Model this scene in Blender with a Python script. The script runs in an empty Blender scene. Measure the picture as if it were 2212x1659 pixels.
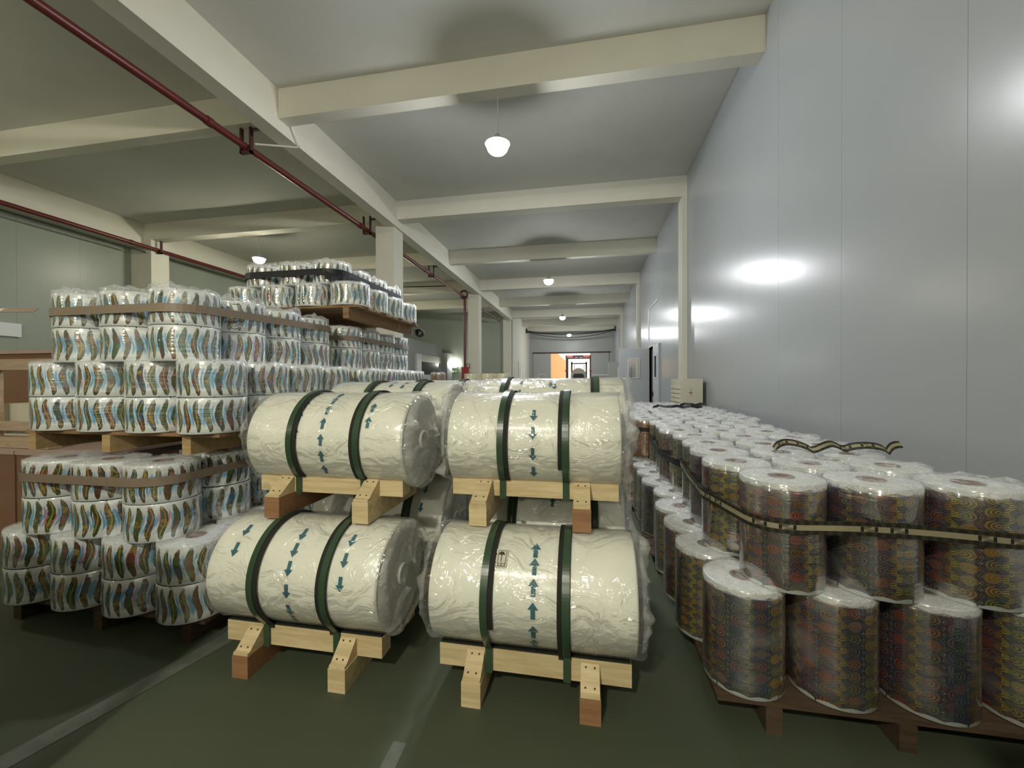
import bpy, bmesh, math, random
from mathutils import Vector, Matrix, noise
random.seed(7)
sc = bpy.context.scene
COL = sc.collection
PI = math.pi

# ------------------------------------------------------------------ camera, world, exposure
cam = bpy.data.cameras.new('camera')
cam.sensor_fit = 'HORIZONTAL'; cam.sensor_width = 36.0; cam.lens = 874.37 / 2212 * 36
cam.clip_start = 0.05; cam.clip_end = 300
camo = bpy.data.objects.new('camera', cam); COL.objects.link(camo)
YAW, PITCH, ROLL = 0.1823, -0.0065, -0.0033
fw = Vector((-math.sin(YAW)*math.cos(PITCH), math.cos(YAW)*math.cos(PITCH), math.sin(PITCH)))
rt = Vector((math.cos(YAW), math.sin(YAW), 0)); up = rt.cross(fw)
r2 = rt*math.cos(ROLL) + up*math.sin(ROLL); u2 = -rt*math.sin(ROLL) + up*math.cos(ROLL)
M = Matrix((r2, u2, -fw)).transposed().to_4x4(); M.translation = Vector((0, 0, 1.5))
camo.matrix_world = M
sc.camera = camo
w = bpy.data.worlds.new('daylight'); sc.world = w; w.use_nodes = True
w.node_tree.nodes['Background'].inputs[0].default_value = (1.0, 0.95, 0.85, 1)
w.node_tree.nodes['Background'].inputs[1].default_value = 1.5
sc.view_settings.view_transform = 'Standard'; sc.view_settings.look = 'None'
sc.view_settings.gamma = 1.0; sc.view_settings.use_curve_mapping = False
sc.view_settings.exposure = 0.18
sc.cycles.transparent_max_bounces = 20; sc.cycles.max_bounces = 7; sc.cycles.diffuse_bounces = 4; sc.cycles.glossy_bounces = 3
LAMP = 430.0

# ------------------------------------------------------------------ node helpers
class V:
    def __init__(s, nt, k): s.nt, s.k = nt, k
    def _m(s, op, *a):
        n = s.nt.nodes.new('ShaderNodeMath'); n.operation = op
        for i, x in enumerate((s,)+a):
            if isinstance(x, V): s.nt.links.new(x.k, n.inputs[i])
            else: n.inputs[i].default_value = x
        return V(s.nt, n.outputs[0])
    def __add__(s, o): return s._m('ADD', o)
    def __radd__(s, o): return s._m('ADD', o)
    def __sub__(s, o): return s._m('SUBTRACT', o)
    def __rsub__(s, o): return (s*-1.0) + o
    def __mul__(s, o): return s._m('MULTIPLY', o)
    def __rmul__(s, o): return s._m('MULTIPLY', o)
    def __truediv__(s, o): return s._m('DIVIDE', o)
    def floor(s): return s._m('FLOOR')
    def fract(s): return s._m('FRACT')
    def sin(s): return s._m('SINE')
    def abs(s): return s._m('ABSOLUTE')
    def sqrt(s): return s._m('SQRT')
    def gt(s, o): return s._m('GREATER_THAN', o)
    def lt(s, o): return s._m('LESS_THAN', o)
    def max(s, o): return s._m('MAXIMUM', o)
    def min(s, o): return s._m('MINIMUM', o)
    def atan2(s, o): return s._m('ARCTAN2', o)
    def step(s, a, b):
        n = s.nt.nodes.new('ShaderNodeMapRange'); n.interpolation_type = 'SMOOTHSTEP'
        s.nt.links.new(s.k, n.inputs[0]); n.inputs[1].default_value = a; n.inputs[2].default_value = b
        return V(s.nt, n.outputs[0])

class Mat:
    def __init__(s, name):
        s.m = bpy.data.materials.new(name); s.m.use_nodes = True; s.nt = s.m.node_tree
        s.b = s.nt.nodes['Principled BSDF']; s.out = s.nt.nodes['Material Output']
    def n(s, t): return s.nt.nodes.new('ShaderNode'+t)
    def link(s, a, b): s.nt.links.new(a.k if isinstance(a, V) else a, b)
    def set(s, **k):
        for a, v in k.items():
            i = s.b.inputs[a.replace('_', ' ')]
            if isinstance(v, (tuple, list)) and len(v) == 3: v = (*v, 1)
            i.default_value = v
        return s
    def uv(s):
        t = s.n('TexCoord'); x = s.n('SeparateXYZ'); s.link(t.outputs['UV'], x.inputs[0])
        return V(s.nt, x.outputs[0]), V(s.nt, x.outputs[1])
    def pos(s):
        t = s.n('TexCoord'); return t.outputs['Object']
    def world(s):
        return s.n('NewGeometry').outputs['Position']
    def rnd(s): return V(s.nt, s.n('ObjectInfo').outputs['Random'])
    def vec(s, x, y, z=0.0):
        c = s.n('CombineXYZ')
        for i, q in enumerate((x, y, z)):
            if isinstance(q, V): s.link(q, c.inputs[i])
            else: c.inputs[i].default_value = q
        return c.outputs[0]
    def mapped(s, v, scale):
        n = s.n('VectorMath'); n.operation = 'MULTIPLY'; s.link(v, n.inputs[0]); n.inputs[1].default_value = scale
        return n.outputs[0]
    def noise(s, v, scale, detail=3.0, rough=.5):
        n = s.n('TexNoise'); s.link(v, n.inputs['Vector']); n.inputs['Scale'].default_value = scale
        n.inputs['Detail'].default_value = detail; n.inputs['Roughness'].default_value = rough
        return V(s.nt, n.outputs[0])
    def hash(s, a, b=0.0):
        n = s.n('TexWhiteNoise'); n.noise_dimensions = '2D'; s.link(s.vec(a, b), n.inputs['Vector'])
        return V(s.nt, n.outputs['Value'])
    def col(s, c):
        n = s.n('RGB'); n.outputs[0].default_value = (*c, 1); return n.outputs[0]
    def mix(s, f, a, b):
        n = s.n('Mix'); n.data_type = 'RGBA'; n.clamp_factor = True
        if isinstance(f, V): s.link(f, n.inputs[0])
        else: n.inputs[0].default_value = f
        for i, x in ((6, a), (7, b)):
            if isinstance(x, (tuple, list)): n.inputs[i].default_value = (*x, 1)
            else: s.link(x, n.inputs[i])
        return n.outputs[2]
    def ramp(s, f, stops, const=True):
        n = s.n('ValToRGB'); r = n.color_ramp; r.interpolation = 'CONSTANT' if const else 'LINEAR'
        while len(r.elements) < len(stops): r.elements.new(.5)
        for e, (p, c) in zip(r.elements, stops): e.position = p; e.color = (*c, 1)
        s.link(f, n.inputs[0]); return n.outputs[0]
    def bump(s, h, strength=.3, dist=.01):
        n = s.n('Bump'); s.link(h, n.inputs['Height']); n.inputs['Strength'].default_value = strength
        n.inputs['Distance'].default_value = dist; return n.outputs[0]

def plain(name, c, rough=.6, var=.06, scale=8., metal=0., bump=0., spec=.5):
    m = Mat(name); m.set(Roughness=rough, Metallic=metal, Specular_IOR_Level=spec)
    f = m.noise(m.world(), scale, 4)
    m.link(m.mix(f, tuple(x*(1-var*2) for x in c), tuple(min(1, x*(1+var*2)) for x in c)), m.b.inputs['Base Color'])
    if bump: m.link(m.bump(f, bump, .01), m.b.inputs['Normal'])
    return m.m

MT = {}
MT['ceiling'] = plain('ceiling_paint', (.60, .595, .54), .8, .03, 1.5)
MT['beam'] = plain('beam_paint', (.69, .665, .56), .75, .03, 2.)
MT['column'] = plain('column_paint', (.66, .64, .54), .7, .03, 2.)
def wallmat(name, c, rough, bump):
    m = Mat(name); m.set(Roughness=rough, Specular_IOR_Level=.38)
    f = m.noise(m.world(), .8, 3)
    m.link(m.mix(f, tuple(x*.95 for x in c), tuple(x*1.04 for x in c)), m.b.inputs['Base Color'])
    g = m.noise(m.mapped(m.world(), (1, 1, .35)), 2.2, 2)
    m.link(m.bump(g, bump, .02), m.b.inputs['Normal'])
    return m.m
MT['wall_right'] = wallmat('grey_panel_paint', (.385, .41, .43), .24, .08)
MT['wall_left'] = wallmat('green_grey_panel_paint', (.31, .345, .285), .34, .05)
MT['wall_end'] = wallmat('end_wall_paint', (.36, .37, .35), .4, .1)
MT['seam'] = plain('panel_joint', (.30, .30, .29), .6)
def floor_mat():
    m = Mat('green_epoxy_floor'); m.set(Roughness=.5, Specular_IOR_Level=.25)
    p = m.world(); a = m.noise(p, 1.3, 5); b = m.noise(p, 60, 2)
    c = m.mix(a, (.048, .064, .038), (.088, .104, .066))
    c = m.mix((b-.5)*.35+.5, c, m.mix(a, (.06, .074, .046), (.086, .098, .064)))
    m.link(c, m.b.inputs['Base Color'])
    m.link(a*.2+.45, m.b.inputs['Roughness'])
    m.link(m.bump(b, .05, .002), m.b.inputs['Normal'])
    return m.m
MT['floor'] = floor_mat()
def line_mat():
    m = Mat('worn_line_paint'); m.set(Roughness=.5)
    p = m.world(); a = m.noise(p, 5, 5, .65)
    m.link(m.mix(a.step(.35, .6), (.095, .11, .085), (.15, .16, .14)), m.b.inputs['Base Color'])
    return m.m
MT['line'] = line_mat()
def wood(name, c1, c2, rough=.65):
    m = Mat(name); m.set(Roughness=rough)
    p = m.pos(); r = m.rnd()
    v = m.n('VectorMath'); v.operation = 'ADD'; m.link(m.mapped(p, (3, 30, 30)), v.inputs[0]); m.link(m.vec(r*37., r*11., r*5.), v.inputs[1])
    g = m.noise(v.outputs[0], 1.2, 4, .6)
    v2 = m.n('VectorMath'); v2.operation = 'ADD'; m.link(p, v2.inputs[0]); m.link(m.vec(r*17., 0., 0.), v2.inputs[1])
    k = m.noise(v2.outputs[0], 6, 2)
    c = m.mix(g.step(.3, .7), c1, c2)
    c = m.mix(k.step(.62, .75)*.5, c, tuple(x*.55 for x in c1))
    c = m.mix((r-.5).abs()*.35, c, tuple(x*.6 for x in c2))
    m.link(c, m.b.inputs['Base Color']); m.link(m.bump(g, .15, .003), m.b.inputs['Normal'])
    return m.m
MT['pine'] = wood('pale_pine', (.55, .42, .22), (.72, .59, .35))
MT['pine_red'] = wood('reddish_pine', (.26, .13, .06), (.36, .19, .09))
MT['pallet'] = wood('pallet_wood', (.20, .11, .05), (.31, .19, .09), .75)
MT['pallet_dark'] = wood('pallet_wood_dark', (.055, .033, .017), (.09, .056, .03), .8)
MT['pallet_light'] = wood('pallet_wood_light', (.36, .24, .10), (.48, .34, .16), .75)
MT['crate'] = wood('crate_wood', (.42, .30, .20), (.52, .39, .27), .75)
MT['carton'] = plain('brown_carton', (.20, .105, .06), .8, .06, 6)
MT['carton_top'] = plain('pinkish_board', (.42, .30, .25), .8, .05, 5)
MT['carton_pale'] = plain('pale_carton', (.6, .56, .45), .8, .05, 5)
MT['pipe'] = plain('red_oxide_pipe', (.12, .018, .018), .35, .12, 5)
MT['bracket'] = plain('dark_red_steel', (.06, .014, .012), .5, .1, 9)
MT['black'] = plain('black_rubber', (.012, .013, .012), .55, .1, 9)
MT['foam'] = plain('black_foam', (.012, .014, .01), .8, .1, 20)
MT['cable'] = plain('white_cable', (.75, .74, .66), .5)
MT['nail'] = plain('nail_steel', (.03, .02, .015), .5)
MT['white_metal'] = plain('white_metal', (.72, .74, .76), .4, .02)
MT['dark_glass'] = plain('dark_glass', (.03, .032, .04), .12)
MT['dark'] = plain('painted_darkness', (.01, .01, .01), .9)
MT['grey_door'] = wallmat('pale_blue_grey_door', (.50, .54, .58), .4, .05)
MT['beige'] = plain('beige_cabinet', (.55, .53, .42), .5, .04)
MT['red'] = plain('red_enamel', (.35, .02, .02), .4)
MT['red_lens'] = plain('red_lens', (.7, .05, .03), .2)
MT['forklift'] = plain('dark_mast_steel', (.08, .035, .025), .45)
MT['hood'] = plain('beige_hood', (.42, .36, .31), .45)
MT['outside'] = plain('ochre_wall', (.78, .42, .16), .8)
MT['outground'] = plain('yard_concrete', (.5, .48, .42), .8)
MT['cord'] = plain('thin_cord', (.6, .6, .58), .6)
MT['housing'] = plain('lamp_housing', (.5, .5, .5), .4)
MT['brown_strap'] = plain('brown_strap', (.26, .20, .145), .5, .08, 30)
MT['black_strap'] = plain('black_strap', (.008, .009, .013), .5, .1, 30)
MT['navy_strap'] = plain('navy_strap', (.012, .013, .025), .5, .1, 30)
MT['arrow'] = plain('teal_print', (.012, .125, .16), .5, .1, 15)
MT['label'] = plain('white_label', (.62, .61, .50), .4)
MT['ink'] = plain('olive_ink', (.05, .045, .02), .6)
def strapmat():
    m = Mat('green_pet_strap'); m.set(Roughness=.28, Specular_IOR_Level=.6)
    m.link(m.mix(m.noise(m.world(), 30, 2), (.028, .060, .030), (.045, .085, .045)), m.b.inputs['Base Color']); return m.m
MT['green_strap'] = strapmat()
def emit(name, c, s):
    m = Mat(name); e = m.n('Emission'); e.inputs[0].default_value = (*c, 1); e.inputs[1].default_value = s
    m.link(e.outputs[0], m.out.inputs[0]); return m.m
MT['lamp'] = emit('lamp_light', (.96, .98, 1.0), LAMP)
MT['lamp_warm'] = emit('lamp_light_warm', (1.0, .95, .78), LAMP*2.35)
MT['lamp_green'] = emit('lamp_light_pale', (1.0, .96, .76), LAMP*.62)
MT['emergency'] = emit('emergency_light', (1.0, 1.0, .95), 120)
MT['exit'] = emit('exit_green', (.25, .42, .12), .35)

def film_over(m, color, bump_scale=(1.6, 15), rough=.35, haze=.25, strength=.45):
    """clear stretch film over a print: hazy patches, horizontal wrinkles in the coat"""
    u, v = m.uv(); r = m.rnd()
    hz = m.noise(m.vec(u*5.+r*31., v*2.5, r*7.), 1.0, 3)
    c = m.mix(hz.step(.52, .75)*haze, color, (.55, .56, .53))
    m.link(c, m.b.inputs['Base Color'])
    w0 = m.noise(m.vec(u*7.+r*41., v*2., r*2.), 1.0, 2)
    wr = m.noise(m.vec(u*bump_scale[0]+r*50., v*bump_scale[1]+w0*1.6, r*9.), 1.0, 2, .5)
    w2 = m.noise(m.vec(u*12.+v*5.+r*23., v*7., r*3.), 1.0, 2)
    patch = m.noise(m.vec(u*6.+r*11., v*1.6, r*19.), 1.0, 2).step(.34, .54)
    hgt = wr*(patch*.8+.2)+w2*.22
    m.set(Coat_Weight=1.0, Coat_Roughness=.09, Coat_IOR=3.0, Specular_IOR_Level=.7, Roughness=rough)
    m.link(m.bump(hgt, strength, .0075), m.b.inputs['Coat Normal'])
    m.link(m.bump(hgt, strength*.6, .0075), m.b.inputs['Normal'])
    return m.m

def lure_print():
    m = Mat('lure_print_film'); u, v = m.uv(); r = m.rnd()
    N = 20.
    uu = u + r*0.93
    wob = ((v*6.3)+1.1+(uu*N).floor()*.35).sin()*.17
    x = uu*N + wob
    cell = (x.floor() + (r*997.).floor())
    cell = x.floor()
    h1 = m.hash(cell, (r*91.).floor()); h2 = m.hash(cell, (r*91.).floor()+7.3); h3 = m.hash(cell+.5, 3.1)
    lx = x.fract() - .5
    # spindle width along the height, ragged ends
    vv = (v - .05)/.90
    t = (vv*PI).sin().max(0.)
    nz = m.noise(m.vec(x*5., v*7., r*13.), 1.0, 3)
    wd = t._m('POWER', .38)*(.265+.11*h3) + (nz-.5)*.24
    inside = (wd - lx.abs()).step(-.015, .03)
    edge = (wd - lx.abs()).step(.0, .09)
    inside = inside*(v.step(.03, .07))*((1.0-v).step(.04, .08))
    base = m.ramp(h1, [(0, (.035, .085, .015)), (.2, (.11, .06, .022)), (.36, (.075, .12, .03)), (.50, (.17, .035, .02)), (.62, (.05, .065, .035)), (.74, (.13, .12, .035)), (.88, (.03, .07, .075))])
    seg = ((vv*4.0)+h2*3.).floor()
    h4 = m.hash(cell*3.7, seg+r*5.)
    second = m.ramp(h4, [(0, (.34, .24, .06)), (.18, (.06, .13, .03)), (.38, (.26, .07, .04)), (.50, (.06, .15, .28)), (.60, (.36, .27, .09)), (.74, (.14, .065, .04)), (.88, (.11, .13, .05))])
    blob = m.noise(m.vec(x*4.2, v*8.5+h1*20., r*3.), 1.0, 2)
    c = m.mix(blob.step(.46, .54), base, second)
    stripe = (1.0-((lx + (vv*5.+h1*6.).sin()*.10).abs()*14.)).max(0.)
    c = m.mix(stripe*h2.gt(.5)*vv.step(.05, .2), c, (.62, .45, .08))
    fine = m.noise(m.vec(x*16., v*26., r*3.), 1.0, 2)
    c = m.mix(fine.step(.52, .66)*.55, c, (.018, .022, .014))
    c = m.mix((1.0-edge)*.85, c, (.016, .026, .014))
    # washes between
    wash = m.ramp(h3, [(0, (.13, .42, .68)), (.55, (.66, .28, .42)), (.72, (.20, .52, .72))])
    n3 = m.noise(m.vec(x*7., v*2.2, r*3.), 1.0, 2)
    wm = ((vv*PI).sin().max(0.)+(lx.abs()-.42)*.9).step(.40, .85)*n3.step(.36, .56)
    ground = m.mix(wm, (.86, .91, .91), wash)
    c = m.mix(inside, ground, c)
    mark = ((uu*3.).fract()-.5).abs().lt(.008)*(v.lt(.03).max(v.gt(.965)))
    c = m.mix(mark, c, (.02, .02, .02))
    return film_over(m, c, haze=.14, strength=.33)

def fish_print(name, pal, tailc, N=13., R=9.):
    m = Mat(name); u, v = m.uv(); r = m.rnd()
    x = u*N + r*7.; ci = x.floor()
    d1 = m.noise(m.vec(x*1.7+r*3., v*R*1.3, r*11.), 1.0, 1); d2 = m.noise(m.vec(x*1.5+r*7., v*R*1.6, r*5.+3.), 1.0, 1)
    par = (ci*.5).fract().gt(.25)
    y = v*R + par*.5; ri = y.floor()
    lx = (x.fract()-.5 + (d1-.5)*.10)*(1.0-par*2.0); ly = y.fract()-.5 + (d2-.5)*.14
    h = m.hash(ci*1.31, (r*55.).floor()); hb = m.hash(ci*2.1+.3, ri*1.7+r*9.)
    basec = m.ramp(h, [(0, tailc), (.30, pal[0]), (.50, pal[1]), (.70, pal[2]), (.86, pal[3])])
    bodyc = m.ramp(hb, [(0, pal[0]), (.22, pal[1]), (.38, pal[4]), (.56, pal[2]), (.74, pal[3]), (.9, pal[5])])
    ang = ly.atan2(lx+.10)
    fan = (ang*20.).sin().step(-.1, .35)
    rad0 = ((lx+.10)*(lx+.10) + ly*ly*.8).sqrt()
    hc = m.hash(ci*3.3+.7, ri*1.1+r*5.)
    nz = m.noise(m.vec(x*3.3, v*R*3., r*5.), 1.0, 2)
    ground = m.mix(nz.step(.45, .55), pal[5], m.ramp(hc, [(0, (.035, .05, .03)), (.3, (.07, .03, .03)), (.55, (.03, .045, .075)), (.8, (.06, .055, .045))]))
    scl = (((lx-.3)*(lx-.3)+ly*ly).sqrt()*46.).sin().step(.1, .6)
    ground = m.mix(scl*.45, ground, m.mix(.5, basec, pal[1]))
    bd = ((lx+.12)*(lx+.12)*8.5 + ly*ly*5.4).sqrt()
    ring = (((lx-.1)*(lx-.1)+ly*ly).sqrt()*40.).sin().step(-.1, .35)
    body = (1.0-bd).step(-.02, .05)
    bodyx = m.mix(ring*(hb.gt(.3)*.45+.35), m.mix(.5, bodyc, basec), (.010, .012, .018))
    rim = (bd-1.0).abs().lt(.09)
    tail = lx.gt(.16)*((lx-.08)*1.0-ly.abs()).step(-.02, .03)
    tc = m.mix(fan, m.mix(.35, basec, tailc), tuple(q*.20 for q in tailc))
    c = m.mix(tail, ground, tc)
    c = m.mix(body, c, bodyx)
    c = m.mix(rim*.6, c, pal[5])
    star = ((lx.abs()-.5).abs()*1.2 + (ly-.0).abs()).lt(.07)
    c = m.mix(star*.6, c, (.42, .40, .36))
    wav = (x*PI*1.0).sin().abs()*.018
    border = ((v+wav).gt(.965)).max((v-wav).lt(.030))
    c = m.mix(border, c, (.55, .58, .56))
    mark = ((u*4.+r*3.).fract()-.5).abs().lt(.010)*((v-.955).abs().lt(.012).max((v-.03).abs().lt(.016)))
    c = m.mix(mark, c, (.015, .015, .015))
    return film_over(m, c, bump_scale=(2.2, 30), haze=.20, strength=.45)

MT['lure'] = lure_print()
MT['fish'] = fish_print('fish_print_film', [(.17, .045, .025), (.17, .105, .08), (.075, .095, .032), (.055, .065, .10), (.22, .065, .04), (.022, .03, .06)], (.30, .24, .045))
MT['orange'] = fish_print('orange_print_film', [(.40, .14, .03), (.46, .20, .06), (.30, .10, .03), (.42, .22, .08), (.50, .24, .08), (.16, .045, .02)], (.48, .24, .07), N=16., R=9.)
m = Mat('clear_film_roll'); m.set(Base_Color=(.62, .58, .40), Roughness=.25, Coat_Weight=.8, Coat_Roughness=.08); MT['filmroll'] = m.m
MT['fish_dark'] = MT['fish']
def endface():
    m = Mat('roll_end_paper'); p = m.pos(); m.set(Roughness=.4, Coat_Weight=.6, Coat_Roughness=.12)
    x = m.n('SeparateXYZ'); m.link(p, x.inputs[0]); X, Y = V(m.nt, x.outputs[0]), V(m.nt, x.outputs[1])
    rr = (X*X+Y*Y).sqrt()
    f = (rr*900.).sin()*.5+.5
    m.link(m.mix(f*.4, (.80, .83, .83), (.70, .73, .73)), m.b.inputs['Base Color'])
    nz = m.noise(p, 22, 4, .6); m.link(m.bump(nz, .5, .02), m.b.inputs['Coat Normal'])
    return m.m
MT['end'] = endface()
MT['core'] = plain('cardboard_core', (.17, .085, .035), .8)
def wrap_mat(name, lo, hi, scale, tint=(.9, .92, .94), rough=.08, dist=.02, stretch=None):
    m = Mat(name); p = m.pos(); r = m.rnd()
    v = m.n('VectorMath'); v.operation = 'ADD'; m.link(p, v.inputs[0]); m.link(m.vec(r*31., r*17., r*5.), v.inputs[1])
    a = m.noise(v.outputs[0], scale, 5, .65); b = m.noise(v.outputs[0], scale*3.2, 3, .6)
    if stretch:
        skew = m.noise(v.outputs[0], 2.2, 2)
        q = m.n('VectorMath'); q.operation = 'ADD'; m.link(m.mapped(v.outputs[0], stretch), q.inputs[0]); m.link(m.vec(0., skew*5., skew*4.), q.inputs[1])
        b = m.noise(q.outputs[0], 3.2, 3, .55); a = a*.5+b*.5
    m.set(Base_Color=tint, Roughness=rough, Specular_IOR_Level=1.0, IOR=2.0)
    m.link(m.bump(a*.7+b*.5, .8, dist), m.b.inputs['Normal'])
    t = m.n('BsdfTransparent'); mx = m.n('MixShader')
    m.link(a.step(.35, .7)*(hi-lo)+lo, mx.inputs[0]); m.link(t.outputs[0], mx.inputs[1]); m.link(m.b.outputs[0], mx.inputs[2])
    m.link(mx.outputs[0], m.out.inputs[0]); return m.m
MT['wrap'] = wrap_mat('crinkled_clear_wrap', .12, .50, 24, (.97, .98, 1.0), rough=.07, dist=.03)
MT['bag'] = wrap_mat('clear_poly_bag', .04, .20, 5, (.93, .93, .88), .08, .03, (1.3, 5.5, 5.5))
def bag_mat():
    m = Mat('clear_poly_bag'); p = m.pos(); r = m.rnd()
    v = m.n('VectorMath'); v.operation = 'ADD'; m.link(p, v.inputs[0]); m.link(m.vec(r*31., r*17., r*5.), v.inputs[1])
    skew = m.noise(v.outputs[0], 2.6, 2)
    q = m.n('VectorMath'); q.operation = 'ADD'; m.link(m.mapped(v.outputs[0], (2.2, 7, 7)), q.inputs[0]); m.link(m.vec(0., skew*6., skew*5.), q.inputs[1])
    h1 = m.noise(q.outputs[0], 2.2, 3, .55); h2 = m.noise(v.outputs[0], 13, 2)
    nb = m.bump(h1*.9+h2*.25, .9, .045)
    g = m.n('BsdfGlossy'); g.inputs['Roughness'].default_value = .13; m.link(nb, g.inputs['Normal'])
    d = m.n('BsdfDiffuse'); d.inputs['Color'].default_value = (.92, .92, .88, 1)
    lw = m.n('LayerWeight'); lw.inputs['Blend'].default_value = .25; m.link(nb, lw.inputs['Normal'])
    m1 = m.n('MixShader'); m1.inputs[0].default_value = .35; m.link(g.outputs[0], m1.inputs[1]); m.link(d.outputs[0], m1.inputs[2])
    t = m.n('BsdfTransparent'); mx = m.n('MixShader')
    m.link(V(m.nt, lw.outputs['Fresnel'])*.6+.08, mx.inputs[0]); m.link(t.outputs[0], mx.inputs[1]); m.link(m1.outputs[0], mx.inputs[2])
    m.link(mx.outputs[0], m.out.inputs[0]); return m.m
MT['bag'] = bag_mat()
MT['bag_end'] = wrap_mat('gathered_poly_bag', .14, .5, 6, (.90, .90, .86), .12, .03)
def paper_mat():
    m = Mat('cream_paper_roll'); m.set(Roughness=.45, Coat_Weight=.35, Coat_Roughness=.2)
    p = m.pos(); r = m.rnd()
    v = m.n('VectorMath'); v.operation = 'ADD'; m.link(m.mapped(p, (1, 2.2, 2.2)), v.inputs[0]); m.link(m.vec(r*31., r*17., r*5.), v.inputs[1])
    a = m.noise(v.outputs[0], 3, 4, .6); b = m.noise(m.mapped(v.outputs[0], (5, 1, 1)), 4, 3, .6)
    m.link(m.mix(a, (.78, .78, .68), (.86, .86, .77)), m.b.inputs['Base Color'])
    m.link(m.bump(a*.7+b*.3, .25, .02), m.b.inputs['Coat Normal']); return m.m
MT['paper'] = paper_mat()
MT['paper_end'] = plain('grey_white_paper_end', (.66, .66, .62), .5, .06, 10)
def logo_strap():
    m = Mat('logo_ribbon'); m.set(Roughness=.6); u, v = m.uv()
    s = (u/.40).fract()*.40; inb = (v-.5).abs().lt(.20)
    vc = (v-.30)/.40
    dark = None
    for o in (.05, .155):
        t = (s-o)/.062; blk = t.gt(0.)*t.lt(1.)
        d = t.lt(.19).max(t.gt(.81))
        for a, b_, vy, hw in ((.19, .62, .86, .07), (.19, .5, .60, .06), (.42, .81, .36, .06), (.3, .81, .10, .07)):
            d = d.max(t.gt(a)*t.lt(b_)*((vc-vy).abs().lt(hw)))
        d = d*blk*vc.gt(.04)*vc.lt(.96); dark = d if dark is None else dark.max(d)
    chk = (s/.035).fract().gt(.5)
    c = m.mix(chk*.8, (.010, .009, .005), (.035, .032, .015))
    c = m.mix(inb, c, m.mix(dark, (.30, .27, .17), (.012, .010, .006)))
    m.link(c, m.b.inputs['Base Color']); return m.m
MT['logo_strap'] = logo_strap()
def pane_mat():
    m = Mat('window_glass'); g = m.n('BsdfGlossy'); g.inputs['Roughness'].default_value = .03; t = m.n('BsdfTransparent'); mx = m.n('MixShader')
    mx.inputs[0].default_value = .2; m.link(t.outputs[0], mx.inputs[1]); m.link(g.outputs[0], mx.inputs[2]); m.link(mx.outputs[0], m.out.inputs[0]); return m.m
MT['glass'] = pane_mat()

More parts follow.
